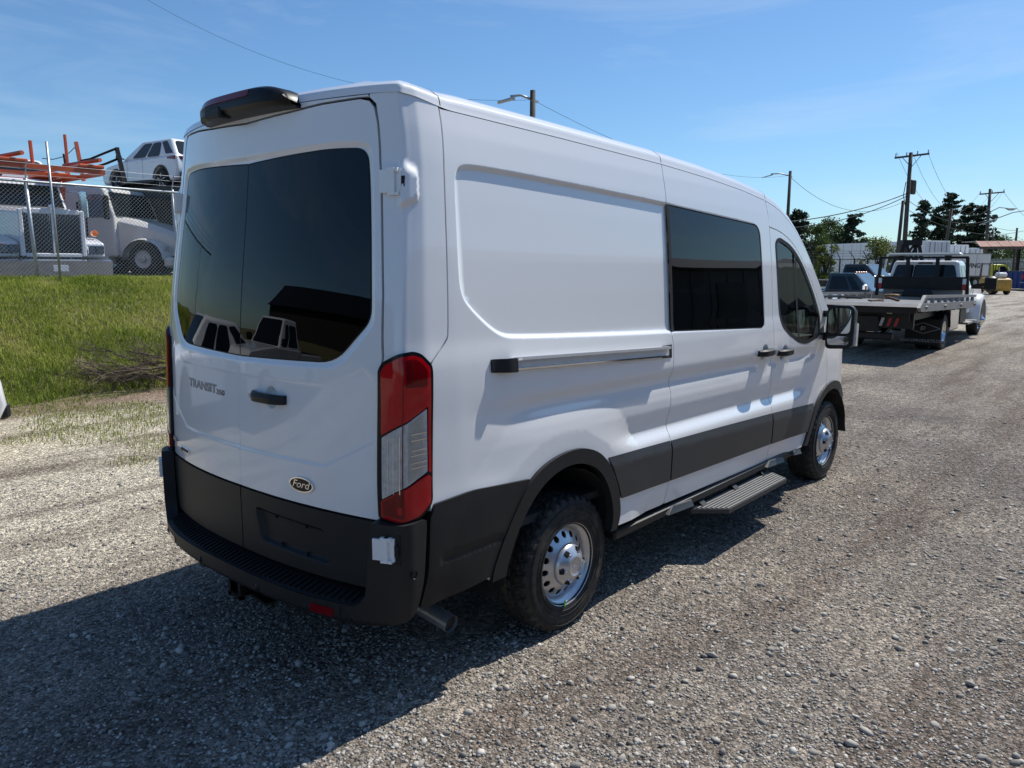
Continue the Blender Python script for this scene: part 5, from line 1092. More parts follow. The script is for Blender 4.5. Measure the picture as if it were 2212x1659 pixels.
    # window decal
    V_, F_ = text_mesh('S', .20, .001, .3, 'CENTER', .006); mk('window_decal', [(3.275-z, .66-x, 1.55+y) for x, y, z in V_], F_, M['whiteg'], g)
    # headache rack
    rk = MB()
    for s in (-1, 1): rk.bar((3.02,s*1.08,1.09), (3.02,s*1.02,2.10), .08, .06); rk.bar((2.98,s*.35,1.55), (2.98,s*.35,2.10), .09, .05)
    rk.bar((3.02,-1.04,2.10), (3.02,1.04,2.10), .06, .06); rk.bar((3.02,-1.06,1.58), (3.02,1.06,1.58), .06, .05)
    rko = rk.build('headache_rack', M['black'], t)
    MB().box(2.99,3.03,-1.04,1.04,1.27,1.58).build('rack_panel', M['black'], rko); MB().box(3.14,3.18,-.95,.95,1.09,1.27).build('rack_skirt', M['rail'], rko)
    for s in (-1, 1): MB().box(2.965,2.985,s*1.0-.04,s*1.0+.04,1.42,1.56).build('rack_reflector', M['whitep'], rko); MB().box(2.965,2.985,s*1.0-.04,s*1.0+.04,1.28,1.42).build('rack_reflector', M['redr'], rko)
    # light bar
    lb = MB(); lb.box(3.05,3.35,-.86,.86,2.15,2.225,.025); lbo = lb.build('light_bar', mat('light_bar_lens', (.62,.63,.58), .25, coat=.5, var=.08, vscale=8), t)
    for s in (-1, 1): MB().box(3.12,3.28,s*.55-.07,s*.55+.07,2.02,2.15).build('light_bar_mount', M['black'], lbo)
    # winch gear on the deck
    w = MB(); w.box(2.5,2.75,-.35,.35,1.09,1.22,.02); w.lathe([(.06,-.3),(.09,-.3),(.09,.3),(.06,.3)], (2.6,0,1.2), 'y', 12); w.bar((2.45,.55,1.18), (2.6,-.05,1.22), .03, .03); w.build('winch', M['black'], t)
    cb = MB(); pts = [(-2.2+.5*k*.3, -.1+.1*sin(k*1.3), 1.11+.01*(k % 2)) for k in range(8)]; cb.tube(pts, .02, 6); hk = [(-1.0+.18*cos(a), -.25+.18*sin(a), 1.13+.10*sin(a*.5)) for a in np.linspace(-.5,4.0,10)]; cb.tube(hk, .03, 6)
    cb.build('tow_chain', M['yhook'], t); MB().tube([(-3.0,.95,1.17),(-1.6,.75,1.18),(-.9,.45,1.15)], .035, 6).build('pry_bar', M['black'], t)
    MB().tube([(-2.95,-.86,1.1),(-2.95,-.86,1.1)], .01, 4) if False else None
    # grille end
    MB().box(6.40,6.44,-.6,.6,.85,1.14).build('grille', M['chrome'], b); bevel(MB().box(6.38,6.62,-1.1,1.1,.50,.78).build('front_bumper', M['chrome'], t), .04)
    for s in (-1, 1): MB().box(6.28,6.43,s*.78-.14,s*.78+.14,.88,1.10,.02).build('headlight', M['clear'], b)
M['whiteg'] = mat('grey_print', (.30,.30,.30), .6, var=.05)
tow_truck()
for o_ in bpy.data.objects:
    if o_.parent and o_.parent.name == 'tow_truck' and o_.name.split('.')[0] in ('deck','deck_lip','side_rail','upper_rail','rail_stake','tow_chain','pry_bar'): o_.rotation_euler = (0,.024,0); o_.location.z = -.02
M['navy'] = mat('dark_navy_paint', (.010,.020,.032), .28, coat=.8, var=.2, vscale=3); M['fadednavy'] = mat('sun_faded_navy_roof', (.10,.085,.085), .5, var=.25, vscale=4)
M['dkteal'] = mat('dark_teal_paint', (.012,.030,.036), .28, coat=.8, var=.2, vscale=3); M['bgrey'] = mat('black_faded_paint', (.018,.02,.024), .35, coat=.4, var=.2, vscale=3)
q = place(1900, 27.2); make_pickup('pickup_truck', 'dark teal old pickup with amber roof marker lamps and chrome mirror', M['dkteal'], (q.x,q.y+1.0,-.10), radians(-92), M['farglass'], ws=M['skyglass'], marker=True, roofm=None, zr=1.74)
q = place(1894, 31.5); make_pickup('pickup_truck', 'black square-cab pickup with faded roof parked beyond the teal pickup', M['bgrey'], (q.x,q.y+.6,.10), radians(-93), M['farglass'], ws=M['skyglass'], roofm=M['fadednavy'], zr=1.86, zb=1.18, hood=1.22)
q = place(1985, 37); make_suv('parked_car', 'pale parked car with dark windows half hidden behind the tow truck cab', mat('pale_blue_grey_paint', (.42,.46,.50), .3, coat=.6, var=.05), (q.x,q.y+1.2,.0), radians(-95), zr=1.55)
q = place(1815, 21.0); make_pickup('pickup_truck', 'white parked truck showing only its bonnet beside the van windscreen', M['wpaint'], (q.x+.2,q.y+2.9,-.04), radians(-86), M['farglass'], hood=1.20, zb=1.20, zr=1.60, nose_drop=.08, mirror_m=M['black'])
# whip aerial
q = place(1790, 20.2); tag(MB().tube([(q.x,q.y,.4),(q.x+.03,q.y,2.75)], .012, 5).build('whip_antenna', M['black']), 'thin black whip antenna standing before the teal pickup', 'antenna')
# ---------------------------------------------------------------- box truck, forklift, dumpster, far pickup
def box_truck():
    q = place(2112, 74); t = thing('box_truck', 'white box truck body with black lettering behind the tow truck', 'box truck', (q.x,q.y,0), radians(148))
    # local +x runs away to image left; right end near x = 0
    L_ = 7.0; b = bevel(MB().box(0,L_,-1.25,1.25,1.0,3.08).build('cargo_box', M['wpaint'], t), .05)
    for x in (1.7,3.4,5.1): MB().box(x-.012,x+.012,1.245,1.262,1.05,3.0).build('panel_joint', M['whiteg'], b)
    for z in (1.0,3.05): MB().box(-.02,L_+.02,1.25,1.275,z,z+.08).build('edge_rail', M['rail'], b)
    MB().box(-.04,.03,-1.22,1.22,1.0,3.05).build('rear_door', M['rail'], b)
    V_, F_ = text_mesh('MOVING', .62, .004, 0, 'LEFT', .012); A = np.array(V_); x1 = A[:,0].max()
    mk('box_lettering', [(1.25+(x1-x), 1.262+z, 1.98+y) for x, y, z in V_], F_, M['black'], b)
    MB().box(-.05,L_+2,-.4,.4,.6,1.0).build('chassis', M['black'], t)
    for x in (1.5, 7.6):
        for s in (-1, 1): simple_wheel(t, x, s*1.0, .45, .28, M['galv'], .55, s)
    c = side_body('cab', [(L_+.15,.7),(L_+.15,2.3),(L_+1.2,2.3),(L_+1.9,1.5),(L_+2.3,1.3),(L_+2.3,.7)], 1.0, M['wpaint'], t, .08); quad_panel('side_window', [(L_+1.2,1.0,1.5),(L_+.4,1.0,1.5),(L_+.4,1.0,2.15),(L_+1.1,1.0,2.15)], M['farglass'], c)
box_truck()
def forklift():
    q = place(2146, 54); t = thing('forklift', 'yellow forklift with round gas tank standing by the box truck', 'forklift', (q.x,q.y,0), radians(42))
    y_ = mat('forklift_ochre_paint', (.46,.27,.05), .5, var=.2, vscale=5, dirt=((.1,.08,.06),.4,3.))
    b = side_body('counterweight', [(-1.15,.25),(-1.25,.55),(-1.2,1.05),(-.9,1.14),(.55,1.14),(.65,.6),(.75,.3),(.5,.22)], .58, y_, t, .12, 3)
    MB().lathe([(.0,-.38),(.12,-.36),(.17,-.30),(.17,.30),(.12,.36),(0,.38)], (-.80,0,1.34), 'y', 14).build('gas_tank', M['whitep'], t, smooth=True)
    MB().box(-.25,.15,-.3,.3,1.14,1.24,.03).build('seat', M['black'], t); MB().loft([[(-.32,-.25,1.2),(-.22,-.25,1.2),(-.22,.25,1.2),(-.32,.25,1.2)], [(-.45,-.22,1.7),(-.36,-.22,1.7),(-.36,.22,1.7),(-.45,.22,1.7)]]).build('seat_back', M['black'], t)
    gd = MB()
    for s in (-1, 1): gd.tube([(-.75,s*.5,1.1),(-.6,s*.48,2.05),(.55,s*.48,2.1),(.75,s*.5,1.0)], .03, 6)
    for x in (-.5,-.2,.1,.4): gd.bar((x,-.48,2.09), (x,.48,2.09), .04, .03)
    gd.build('overhead_guard', M['black'], t)
    ms = MB()
    for s in (-1, 1): ms.box(.92,1.02,s*.3-.05,s*.3+.05,.1,2.15)
    ms.box(.92,1.0,-.3,.3,2.05,2.13); ms.box(.92,1.0,-.3,.3,1.1,1.18); ms.build('mast', M['rail'], t)
    for s in (-1, 1): MB().box(1.05,2.1,s*.25-.05,s*.25+.05,.08,.12).build('fork', M['black'], t)
    for x, r in ((.55,.34),(-.75,.27)):
        for s in (-1, 1): simple_wheel(t, x, s*.52, r, .2, y_, .55, s)
    MB().tube([(-1.0,.3,1.0),(-1.0,.3,1.9)], .035, 6).build('exhaust_stack', M['galv'], t)
forklift()
q = place(2188, 80); make_pickup('pickup_truck', 'white full-size pickup parked between the forklift and the blue dumpster', M['wpaint'], (q.x,q.y+2.7,0), radians(-86), M['farglass'], hood=1.24, zb=1.24, zr=1.92, mirror_m=M['black'], r=.40)
def lime_van():
    q = place(2140, 76); t = thing('lime_vehicle', 'lime yellow panel vehicle with red graphic standing behind the forklift', 'van', (q.x,q.y,0), radians(-50)); m = mat('lime_paint', (.52,.56,.03), .4, coat=.5, var=.06)
    b = side_body('body', [(-2.4,.4),(-2.4,2.1),(.9,2.15),(1.5,1.3),(2.3,1.1),(2.35,.4)], .95, m, t, .1, 3)
    for s in (-1, 1):
        quad_panel('side_window', [(.1,s*.952,1.35),(1.1,s*.952,1.35),(.75,s*.952,1.95),(.1,s*.952,1.95)] if s < 0 else [(1.1,.952,1.35),(.1,.952,1.35),(.1,.952,1.95),(.75,.952,1.95)], M['farglass'], b)
        MB().prism([(-1.8,.9),(-1.0,1.7),(-.6,1.7),(-1.2,.9)], s*.95, s*.965, 'y').build('body_stripe', M['redr'], b)
        for x in (-1.5,1.4): simple_wheel(t, x, s*.85, .34, .22, M['galv'], .6, s)
lime_van()
def dumpster():
    q = place(2225, 63); t = thing('dumpster', 'blue steel dumpster with red emblem at the edge of the yard', 'dumpster', (q.x,q.y,0), radians(35)); m = mat('dumpster_blue', (.012,.045,.20), .5, var=.2, vscale=2, dirt=((.08,.07,.07),.3,3.))
    b = MB(); b.prism([(-2.0,.15),(-2.25,1.50),(2.25,1.50),(2.0,.15)], -.95, .95, 'y'); bo = b.build('bin', m, t)
    for x in (-1.6,-.8,0,.8,1.6):
        for s in (-1, 1): MB().box(x-.05,x+.05,s*.95-.05,s*.95+.05,.2,1.48).build('bin_rib', m, bo)
    MB().box(-2.27,2.27,-1.0,1.0,1.46,1.54).build('rim_bar', m, bo); MB().box(-2.2,2.2,-.93,.93,1.0,1.545).build('rubbish', M['whitep'], t) if False else None
    lid = MB()
    for k in range(8): lid.box(-2.2+k*.55,-1.72+k*.55,-.95,.95,1.545,1.575)
    tag(lid.build('lid_slats', M['black'], t), kind='stuff')
    for s in (-1, 1):
        V_, F_ = text_mesh('*', .9, .004, 0, 'CENTER', .02); mk('bin_emblem', [(-.9+x if s < 0 else -.9-x, s*(1.004+z), .95+y) for x, y, z in V_], F_, M['redr'], bo)
        MB().box(-1.35,-.5,s*1.0-.006,s*1.0+.006,.62,.70).build('emblem_stripe', M['whiteg'], bo)
dumpster()
# canopy with a rusty roof
def canopy():
    q = place(2108, 66); fh = Vector((cos(_yaw), sin(_yaw), 0)); rh = Vector((sin(_yaw), -cos(_yaw), 0)); t = thing('open_shed', 'open shed with rust red metal roof edge on steel posts', 'shed', (q.x,q.y,0), atan2(rh.y, rh.x))
    m = mat('rusted_roof_sheet', (.30,.11,.075), .7, var=.35, vscale=1.5, dirt=((.42,.30,.26),.5,.9))
    # local x to the right, y away
    for k in range(14):
        x = k*.92; quad_panel('roof_sheet', [(x+.02,-.25,3.55+x*.012),(x+.90,-.25,3.55+(x+.9)*.012),(x+.90,.45,4.02+(x+.9)*.012),(x+.02,.45,4.02+x*.012)], m, t, .03)
        MB().bar((x,-.25,3.58+x*.012), (x,.45,4.06+x*.012), .05, .05).build('roof_seam', mat('pale_rust_seam', (.45,.30,.26), .7, var=.2) if 'pale_rust_seam' not in bpy.data.materials else bpy.data.materials['pale_rust_seam'], t)
    MB().box(0,13,.45,2.6,3.98,4.06).build('roof_deck', M['rail'], t); MB().box(0,13,-.24,-.15,3.36,3.55).build('eave_beam', M['bark'], t)
    for x in (4.6,9.): MB().box(x-.1,x+.1,0,.2,0,3.6).build('shed_post', M['black'], t); MB().bar((x+.1,.1,2.6), (x+1.1,.1,3.5), .1, .1).build('post_brace', M['bark'], t)
    for x in (5.0,12.5): MB().box(x-.1,x+.1,2.3,2.5,0,4.0).build('shed_post', M['black'], t)
canopy()
# palisade fence behind
def palisade():
    a = place(2090, 92); t = thing('palisade_fence', 'tall grey steel palisade fence closing the far end of the yard', 'fence', (a.x,a.y,0), atan2(-cos(_yaw), sin(_yaw))); m = M['galv']
    for z in (.6,2.5): MB().box(0,16,-.03,.03,z,z+.08).build('fence_rail', m, t)
    p0 = MB().prism([(-.035,0),(.035,0),(.035,2.75),(.0,2.95),(-.035,2.75)], -.01, .01, 'y').build('pale', m, t)
    for k in range(1, 100):
        o = p0.copy(); COL.objects.link(o); o.location = (k*.16,0,0)
palisade()
# row of white semi-trailers / warehouse wall
def trailer(px, D, rz, label, L_=13.5, top=4.05):
    q = place(px, D); t = thing('semi_trailer', label, 'trailer', (q.x,q.y,0), rz); b = bevel(MB().box(0,L_,-1.28,1.28,1.2,top).build('cargo_box', M['wpaint'], t), .04)
    for s in (-1, 1):
        d = MB().box(-.05,0.0,min(s*.03,s*1.2),max(s*.03,s*1.2),1.3,top-.12).build('rear_door', M['wpaint'], b)
        for k in (.35,.85): MB().tube([(-.075,s*k,1.3),(-.075,s*k,top-.12)], .025, 6).build('lock_rod', M['rail'], d); MB().box(-.1,-.05,s*k-.08,s*k+.08,2.0,2.25).build('lock_handle', M['black'], d)
        for x in np.arange(.6, L_, 1.2): MB().box(x-.015,x+.015,s*1.28-.01,s*1.28+.012,1.25,top-.05).build('side_joint', M['rail'], b)
        for x in (1.2,2.5): simple_wheel(t, x, s*1.0, .5, .5, M['galv'], .5, s)
    MB().box(0,L_,-.5,.5,.9,1.2).build('chassis', M['black'], t); MB().box(L_-2.6,L_-2.4,-.9,.9,0,1.1).build('landing_gear', M['black'], t)
trailer(2020, 66, radians(56), 'white semi-trailer with closed rear doors, directly below the tall pines')
trailer(2062, 74, radians(52), 'white semi-trailer parked farther back, beside the one below the pines', top=3.95)
trailer(2096, 84, radians(50), 'white semi-trailer farthest along the row, beside the open shed', top=3.9)
a = place(1690, 84); b_ = place(1984, 80); wr = thing('warehouse', 'long low white warehouse behind the barbed-wire fence', 'building', (a.x,a.y,0), atan2(b_.y-a.y, b_.x-a.x)); Lw = (b_-a).length
wl = MB().box(0,Lw,0,5,0,4.3).build('wall', mat('pale_corrugated_wall', (.60,.61,.62), .6, var=.08, vscale=.8), wr); MB().prism([(-.3,4.3),(-.3,4.42),(5.3,4.5),(5.3,4.3)], -.2, Lw+.2, 'x').build('roof', M['rail'], wr)
for k in range(int(Lw/1.1)): MB().box(k*1.1+.5,k*1.1+.54,-.03,0,.2,4.25).build('wall_rib', M['whitep'], wl)
for x in (2.,9.5): bx('window', M['farglass'], wl, x, x+1.4, -.05, .02, 1.5, 2.5); bx('roller_door', M['rail'], wl, x+2.6, x+5.2, -.04, .02, 0, 3.0)
# barbed-wire fence before the warehouse
a = place(1700, 50); b_ = place(1935, 46); bf = thing('barbed_wire_fence', 'dark weathered fence with angled barbed-wire arms before the warehouse', 'fence', (a.x,a.y,0), atan2(b_.y-a.y, b_.x-a.x)); Lf = (b_-a).length
M['rust'] = mat('weathered_post', (.085,.075,.065), .8, var=.3, vscale=4)
for k in range(9):
    x = k*Lf/8; MB().tube([(x,0,0),(x+.04*sin(k*3),0,2.35)], .05, 6).build('fence_post', M['rust'], bf); MB().bar((x+.04*sin(k*3),0,2.33), (x-.28,-.16,2.85+.1*sin(k*2)), .05, .04).build('barb_arm', M['rust'], bf)
for z in (.3,2.3): MB().tube([(0,0,z),(Lf,0,z)], .022, 5).build('fence_rail', M['rust'], bf)
for k in range(3): MB().tube([(0-.1*k,-.05*k,2.5+.15*k),(Lf-.1*k,-.05*k,2.5+.15*k)], .01, 4).build('barbed_wire', M['rust'], bf)
wires = MB()
for k in range(int(Lf/.3)): wire3((k*.3,0,.1), (k*.3+2.2,0,2.3), .006); wire3((k*.3+2.2,0,.1), (k*.3,0,2.3), .006)
tag(wires.build('fence_mesh', M['rust'], bf), kind='stuff')
# ---------------------------------------------------------------- trees and shrubs
def leaf_mesh(name, C, m, parent, per=60, size=.22, spread=.6, flat=.6, droop=0., seed=1, elong=1.0):
    """many small leaf faces in clumps: C = list of (centre, radius)"""
    g = np.random.default_rng(seed); n = len(C)*per; ctr = np.repeat(np.array([tuple(c[0]) for c in C]), per, 0); rad = np.repeat(np.array([c[1] for c in C]), per)
    d = g.normal(size=(n,3)); d /= np.linalg.norm(d, axis=1)[:,None]; d *= (g.uniform(0,1,(n,1))**.45); d[:,2] *= flat; p = ctr+d*rad[:,None]; p[:,2] -= droop*np.hypot(d[:,0],d[:,1])*rad
    u = g.normal(size=(n,3)); u[:,2] *= .7; u /= np.linalg.norm(u, axis=1)[:,None]; v = np.cross(u, g.normal(size=(n,3))); v /= np.linalg.norm(v, axis=1)[:,None]+1e-9
    s = (size*g.uniform(.6,1.3,n))[:,None]; u *= s*elong; v *= s*.5
    q = np.stack([p-u*.5, p-v*.5+u*.05, p+u*.5, p+v*.5+u*.05], 1)
    me = bpy.data.meshes.new(name); me.vertices.add(n*4); me.vertices.foreach_set('co', q.reshape(-1)); me.loops.add(n*4); me.loops.foreach_set('vertex_index', np.arange(n*4).astype(np.int32)); me.polygons.add(n); me.polygons.foreach_set('loop_start', (np.arange(n)*4).astype(np.int32)); me.polygons.foreach_set('loop_total', np.full(n,4,np.int32)); me.update(calc_edges=True)
    return tag(link(name, me, m, parent), kind='stuff')
M['pine'] = isl_mat('pine_needles', [(0,(.012,.025,.014)),(.5,(.022,.042,.022)),(1,(.045,.065,.032))], .8, .15)
M['leaf'] = isl_mat('broad_leaves', [(0,(.03,.055,.014)),(.5,(.055,.095,.022)),(1,(.10,.14,.035))], .75, .3)
M['ivy'] = isl_mat('vine_leaves', [(0,(.05,.08,.016)),(.5,(.10,.14,.03)),(.9,(.20,.22,.05)),(1,(.30,.24,.10))], .75, .3)
M['trunk'] = mat('tree_bark', (.05,.04,.032), .9, var=.3, vscale=5, bump=.4, bscale=20)
def pine(px, D, H, Wd, label, seed, z0f=.18, group=None):
    q = place(px, D); R_ = random.Random(seed); t = thing('pine_tree', label, 'tree', tuple(q), R_.uniform(0,6), group)
    tr = MB(); lean = R_.uniform(-.04,.04); tr.tube([(0,0,-.1),(lean*H*.4,0,H*.45),(lean*H,0,H*.97)], [.24*H/10,.16*H/10,.03], 8); C = []
    nl = int(H*1.6)
    for k in range(nl):
        z1 = H*(z0f+(1-z0f)*(k+.5)/nl); f_ = (z1/H-z0f)/(1-z0f); rr = Wd*(1.02-f_**1.5)*R_.uniform(.65,1.12)+.3
        for j in range(R_.choice((4,5,6))):
            a = R_.uniform(0, 2*pi); z = z1+R_.uniform(-.35,.35); l = rr*R_.uniform(.45,1.12); tip = Vector((lean*z+l*cos(a), l*sin(a), z+.16*l)); tr.tube([(lean*z,0,z-.1*l), tip], [.045,.012], 4, False)
            for f in (.35,.58,.8,1.0):
                C.append((Vector((lean*z+l*f*cos(a)+R_.uniform(-.2,.2), l*f*sin(a)+R_.uniform(-.2,.2), z+.16*l*f+R_.uniform(-.05,.12))), R_.uniform(.22,.42)*(1.15-.35*f)+.06*Wd*.3))
    C.append((Vector((lean*H,0,H*.98)), .35)); tr.build('trunk', M['trunk'], t, smooth=True); leaf_mesh('crown', C, M['pine'], t, 20, .30, flat=.55, seed=seed, elong=1.2); return t
def broadleaf(px, D, H, Wd, label, seed, m='leaf', group=None, stem=.25, kind='tree', name='leafy_tree', size=.24, per=80):
    q = place(px, D); R_ = random.Random(seed); t = thing(name, label, kind, tuple(q), R_.uniform(0,6), group); tr = MB(); tr.tube([(0,0,-.1),(.05*H,0,H*.3),(.0,.03*H,H*.62)], [.12+.012*H,.10,.05], 8); C = []
    for k in range(int(34+14*Wd)):
        a = R_.uniform(0,2*pi); u = R_.uniform(0,1)**.5; z = R_.uniform(stem,1); prof = sin(pi*min(.97,max(.06,(z-stem)/(1-stem)*.86+.10)))**.7; prof = 1-.4*z*z if stem == 0 else prof; c = Vector((Wd*u*prof*cos(a), Wd*u*prof*sin(a), H*z*.96)); C.append((c, Wd*R_.uniform(.20,.40)))
        if k % 3 == 0: tr.tube([(.02*H,.01*H,H*max(.15,z*.5)), c], [.05,.012], 5, False)
    tr.build('trunk', M['trunk'], t, smooth=True); leaf_mesh('crown', C, M[m], t, per, size, flat=.85, seed=seed); return t
pine(1985, 88, 9.0, 2.0, 'dark pine standing just behind the tall pole with the transformer', 11)
pine(2018, 90, 8.6, 2.2, 'dark pine with thin lower trunk left of the tallest pine', 12, .25)
pine(2044, 92, 10.4, 2.9, 'tallest dark pine rising above the white semi-trailers', 13, .3)
pine(2082, 94, 9.2, 2.4, 'dark pine crowded against the tallest pine', 14, .28)
pine(2112, 92, 8.6, 2.7, 'flat-topped dark pine reaching behind the second utility pole', 15, .32)
pine(1712, 62, 6.3, 1.7, 'dark conifer beside the van windscreen and lamp post', 16, .1)
pine(1836, 78, 6.9, 2.5, 'broad dark spruce above the warehouse roof', 17, .08)
broadleaf(1755, 80, 6.0, 2.2, 'round green tree behind the warehouse beside the conifer', 21)
broadleaf(1783, 84, 6.8, 2.5, 'taller light green tree in the middle of the warehouse tree line', 22)
broadleaf(1806, 82, 5.9, 2.0, 'green tree pressed against the broad dark spruce', 23)
broadleaf(1862, 86, 4.9, 1.6, 'low green tree at the end of the warehouse tree line', 24)
broadleaf(2150, 100, 5.6, 3.4, 'low green tree seen under the rusty shed roof', 25); broadleaf(2190, 104, 4.7, 3.2, 'green bush beyond the palisade fence and blue dumpster', 26, name='bush', kind='bush')
broadleaf(2068, 96, 5.0, 2.6, 'dark leafy tree filling the gap under the pines', 27)
broadleaf(1782, 44, 3.05, .75, 'tall narrow vine-covered shrub against the barbed-wire fence', 31, 'ivy', stem=.0, kind='bush', name='vine_shrub', size=.13, per=90)
broadleaf(1898, 47, 3.5, 1.35, 'broad vine-covered clump at the end of the barbed-wire fence', 32, 'ivy', stem=.0, kind='bush', name='vine_shrub', size=.14, per=110)
broadleaf(1800, 43, 1.5, .9, 'low yellow-green weeds at the foot of the narrow vine shrub', 33, 'ivy', stem=.0, kind='bush', name='weed_clump', size=.11, per=80)
n = 9000; qq = [place(1730+110*a, 37+7*b) for a, b in zip(_nr.uniform(0,1,n), _nr.uniform(0,1,n))]; x = np.array([v[0] for v in qq]); y = np.array([v[1] for v in qq]); blades('verge_grass', x, y, np.zeros(n)+.05, .25+.45*_nr.uniform(0,1,n), .05, M['grass'], .8, 'long sunlit grass along the foot of the barbed-wire fence')
# ---------------------------------------------------------------- poles and wires
M['wood'] = mat('grey_brown_pole_wood', (.075,.062,.05), .85, var=.3, vscale=3, bump=.3, bscale=15)
def wire(a, b, sag, label, r=.014, n=18, cat='cable', group=None, name='overhead_wire'):
    a = Vector(a); b = Vector(b); pts = []
    for k in range(n+1): t = k/n; p_ = a.lerp(b, t); p_.z -= 4*sag*t*(1-t); pts.append(p_)
    return tag(MB().tube(pts, r, 5, False).build(name, M['gap'], None, smooth=True), label, cat, group)
def up(px, py, D):
    """height of a pixel row at depth D"""
    k = (829.5-py)/1661.255; return CAM[2]+D*(cos(_pit)*k+sin(_pit))/(cos(_pit)-sin(_pit)*k)
def pole(px, D, ytop, label, lean=0., r=.16, name='utility_pole', arm=None, base=0.):
    q = place(px, D); H = up(px, ytop, D); t = thing(name, label, 'pole', tuple(q)); rh = Vector((sin(_yaw), -cos(_yaw), 0))
    MB().tube([(0,0,-.3), tuple(rh*lean*.5+Vector((0,0,H*.5))), tuple(rh*lean+Vector((0,0,H)))], [r*1.15,r,r*.8], 10).build('shaft', M['wood'], t, smooth=True); return t, q, H, rh
def crossarm(t, z, half, rh, tilt=0., ins=4):
    a = rh*half; MB().bar((-a.x,-a.y,z-tilt), (a.x,a.y,z+tilt), .12, .14).build('crossarm', M['wood'], t)
    for s in (-1, 1): MB().bar((s*a.x*.55,s*a.y*.55,z-.05+s*tilt*.55), (0,0,z-.85), .05, .03).build('arm_brace', M['wood'], t)
    for k in range(ins):
        f = -1+2*k/(ins-1); f *= .95; MB().lathe([(.03,0),(.06,.08),(.03,.13),(.06,.18),(.02,.26)], (a.x*f, a.y*f, z+tilt*f+.06), 'z', 8).build('insulator', M['galv'], t)
# lamp posts
def lamp_post(px, D, ytop, label, armpx, heady):
    t, q, H, rh = pole(px, D, ytop, label, r=.13, name='lamp_post'); L_ = (px-armpx)*D/1661; d = -rh
    MB().tube([(0,0,H-.35), tuple(d*L_*.4+Vector((0,0,H-.18))), tuple(d*L_*.75+Vector((0,0,H-.22)))], .045, 8).build('lamp_arm', M['galv'], t, smooth=True)
    c = d*L_*.88+Vector((0,0,H-.34)); u = d*.34; w_ = Vector((cos(_yaw), sin(_yaw), 0))*.17
    MB().loft([[tuple(c-u+w_+Vector((0,0,.10))), tuple(c-u-w_+Vector((0,0,.10))), tuple(c-u-w_+Vector((0,0,.02))), tuple(c-u+w_+Vector((0,0,.02)))], [tuple(c+u+w_+Vector((0,0,-.10))), tuple(c+u-w_+Vector((0,0,-.10))), tuple(c+u-w_+Vector((0,0,-.15))), tuple(c+u+w_+Vector((0,0,-.15)))]]).build('lamp_head', M['galv'], t)
    MB().box(-.10,.30,-.05,.05,H-.42,H-.34).build('bracket', M['galv'], t); return q, H
q1, h1 = lamp_post(1147, 31, 195, 'street lamp post rising behind the middle of the van roof', 1085, 208)
q2, h2 = lamp_post(1694, 57, 367, 'street lamp post beyond the van windscreen pillar', 1640, 373)
wire((q1.x,q1.y,h1-.35), place(300,34,up(300,-6,34)), 1.2, 'thin wire running from the roofline lamp post out over the van', .006)
wire((q1.x,q1.y,h1-.35), (q2.x,q2.y,h2-.3), 1.1, 'thin sagging wire between the two street lamp posts', .008)
t, q3, h3, rh = pole(1949, 61, 326, 'tall utility pole with crossarm and grey transformer above the tow truck cab', -.1, .17); crossarm(t, h3-.25, 1.3, rh, .16)
for k, (dx_, dz) in enumerate(((.16,-2.6),(-.05,-2.55))): MB().lathe([(.0,-.55),(.17,-.52),(.19,-.3),(.19,.45),(.14,.52),(0,.56)], (rh.x*(.28+dx_*.2), rh.y*(.28+dx_*.2)+.2*k, h3+dz), 'z', 12).build('transformer', M['rust'], t, smooth=True)
MB().tube([(rh.x*-.3,rh.y*-.3,h3-2.2),(rh.x*-.42,rh.y*-.42,h3-3.2),(rh.x*-.15,rh.y*-.15,h3-4.2)], .03, 6).build('drop_cable', M['gap'], t)
t, q4, h4, rh = pole(2126, 85, 404, 'second utility pole with single crossarm beyond the shed roof', -.25, .17); crossarm(t, h4-.45, 1.32, rh, .12, 3)
L_ = 36*85/1661; MB().tube([tuple(rh*-.1+Vector((0,0,up(0,455,85)))), tuple(rh*L_*.5+Vector((0,0,up(0,444,85)))), tuple(rh*L_+Vector((0,0,up(0,446,85))))], .05, 6).build('lamp_arm', M['galv'], t); MB().loft([[tuple(rh*(L_+u)+Vector((0,0,up(0,446,85)+z))+Vector((cos(_yaw),sin(_yaw),0))*v) for v, z in ((-.2,0),(.2,0),(.12,-.22 if 0 < u < .6 else -.06),(-.12,-.22 if 0 < u < .6 else -.06))] for u in (-.15,.2,.55,.9)]).build('lamp_head', M['galv'], t)
t, q5, h5, rh = pole(1932, 52, 430, 'short leaning pole beside the tall transformer pole', .18, .12)
t, q6, h6, rh = pole(2030, 70, 446, 'leaning pole standing before the white semi-trailers', .55, .13)
t, q7, h7, rh = pole(2187, 90, 488, 'plain pole behind the rusty shed roof', 0, .13)
t, q8, h8, rh = pole(2222, 80, 440, 'roadside pole with curved lamp arm right of the shed', 0, .15)
L_ = -105*80/1661; MB().tube([tuple(rh*L_*1.1+Vector((0,0,up(0,482,80)))), tuple(rh*L_*.45+Vector((0,0,up(0,455,80)))), tuple(rh*L_*.1+Vector((0,0,up(0,449,80))))], .05, 6).build('lamp_arm', M['galv'], t); MB().lathe([(.02,-.5),(.2,-.2),(.22,.1),(.05,.5)], tuple(rh*-.2+Vector((0,0,up(0,450,80)))), 'x', 10).build('lamp_head', M['galv'], t)
for z in (0,.55,1.1,1.65): MB().bar(tuple(rh*-1.2+Vector((0,0,h8-4.2-z*1.3))), tuple(rh*.6+Vector((0,0,h8-4.2-z*1.3))), .09, .08).build('crossarm', M['wood'], t)
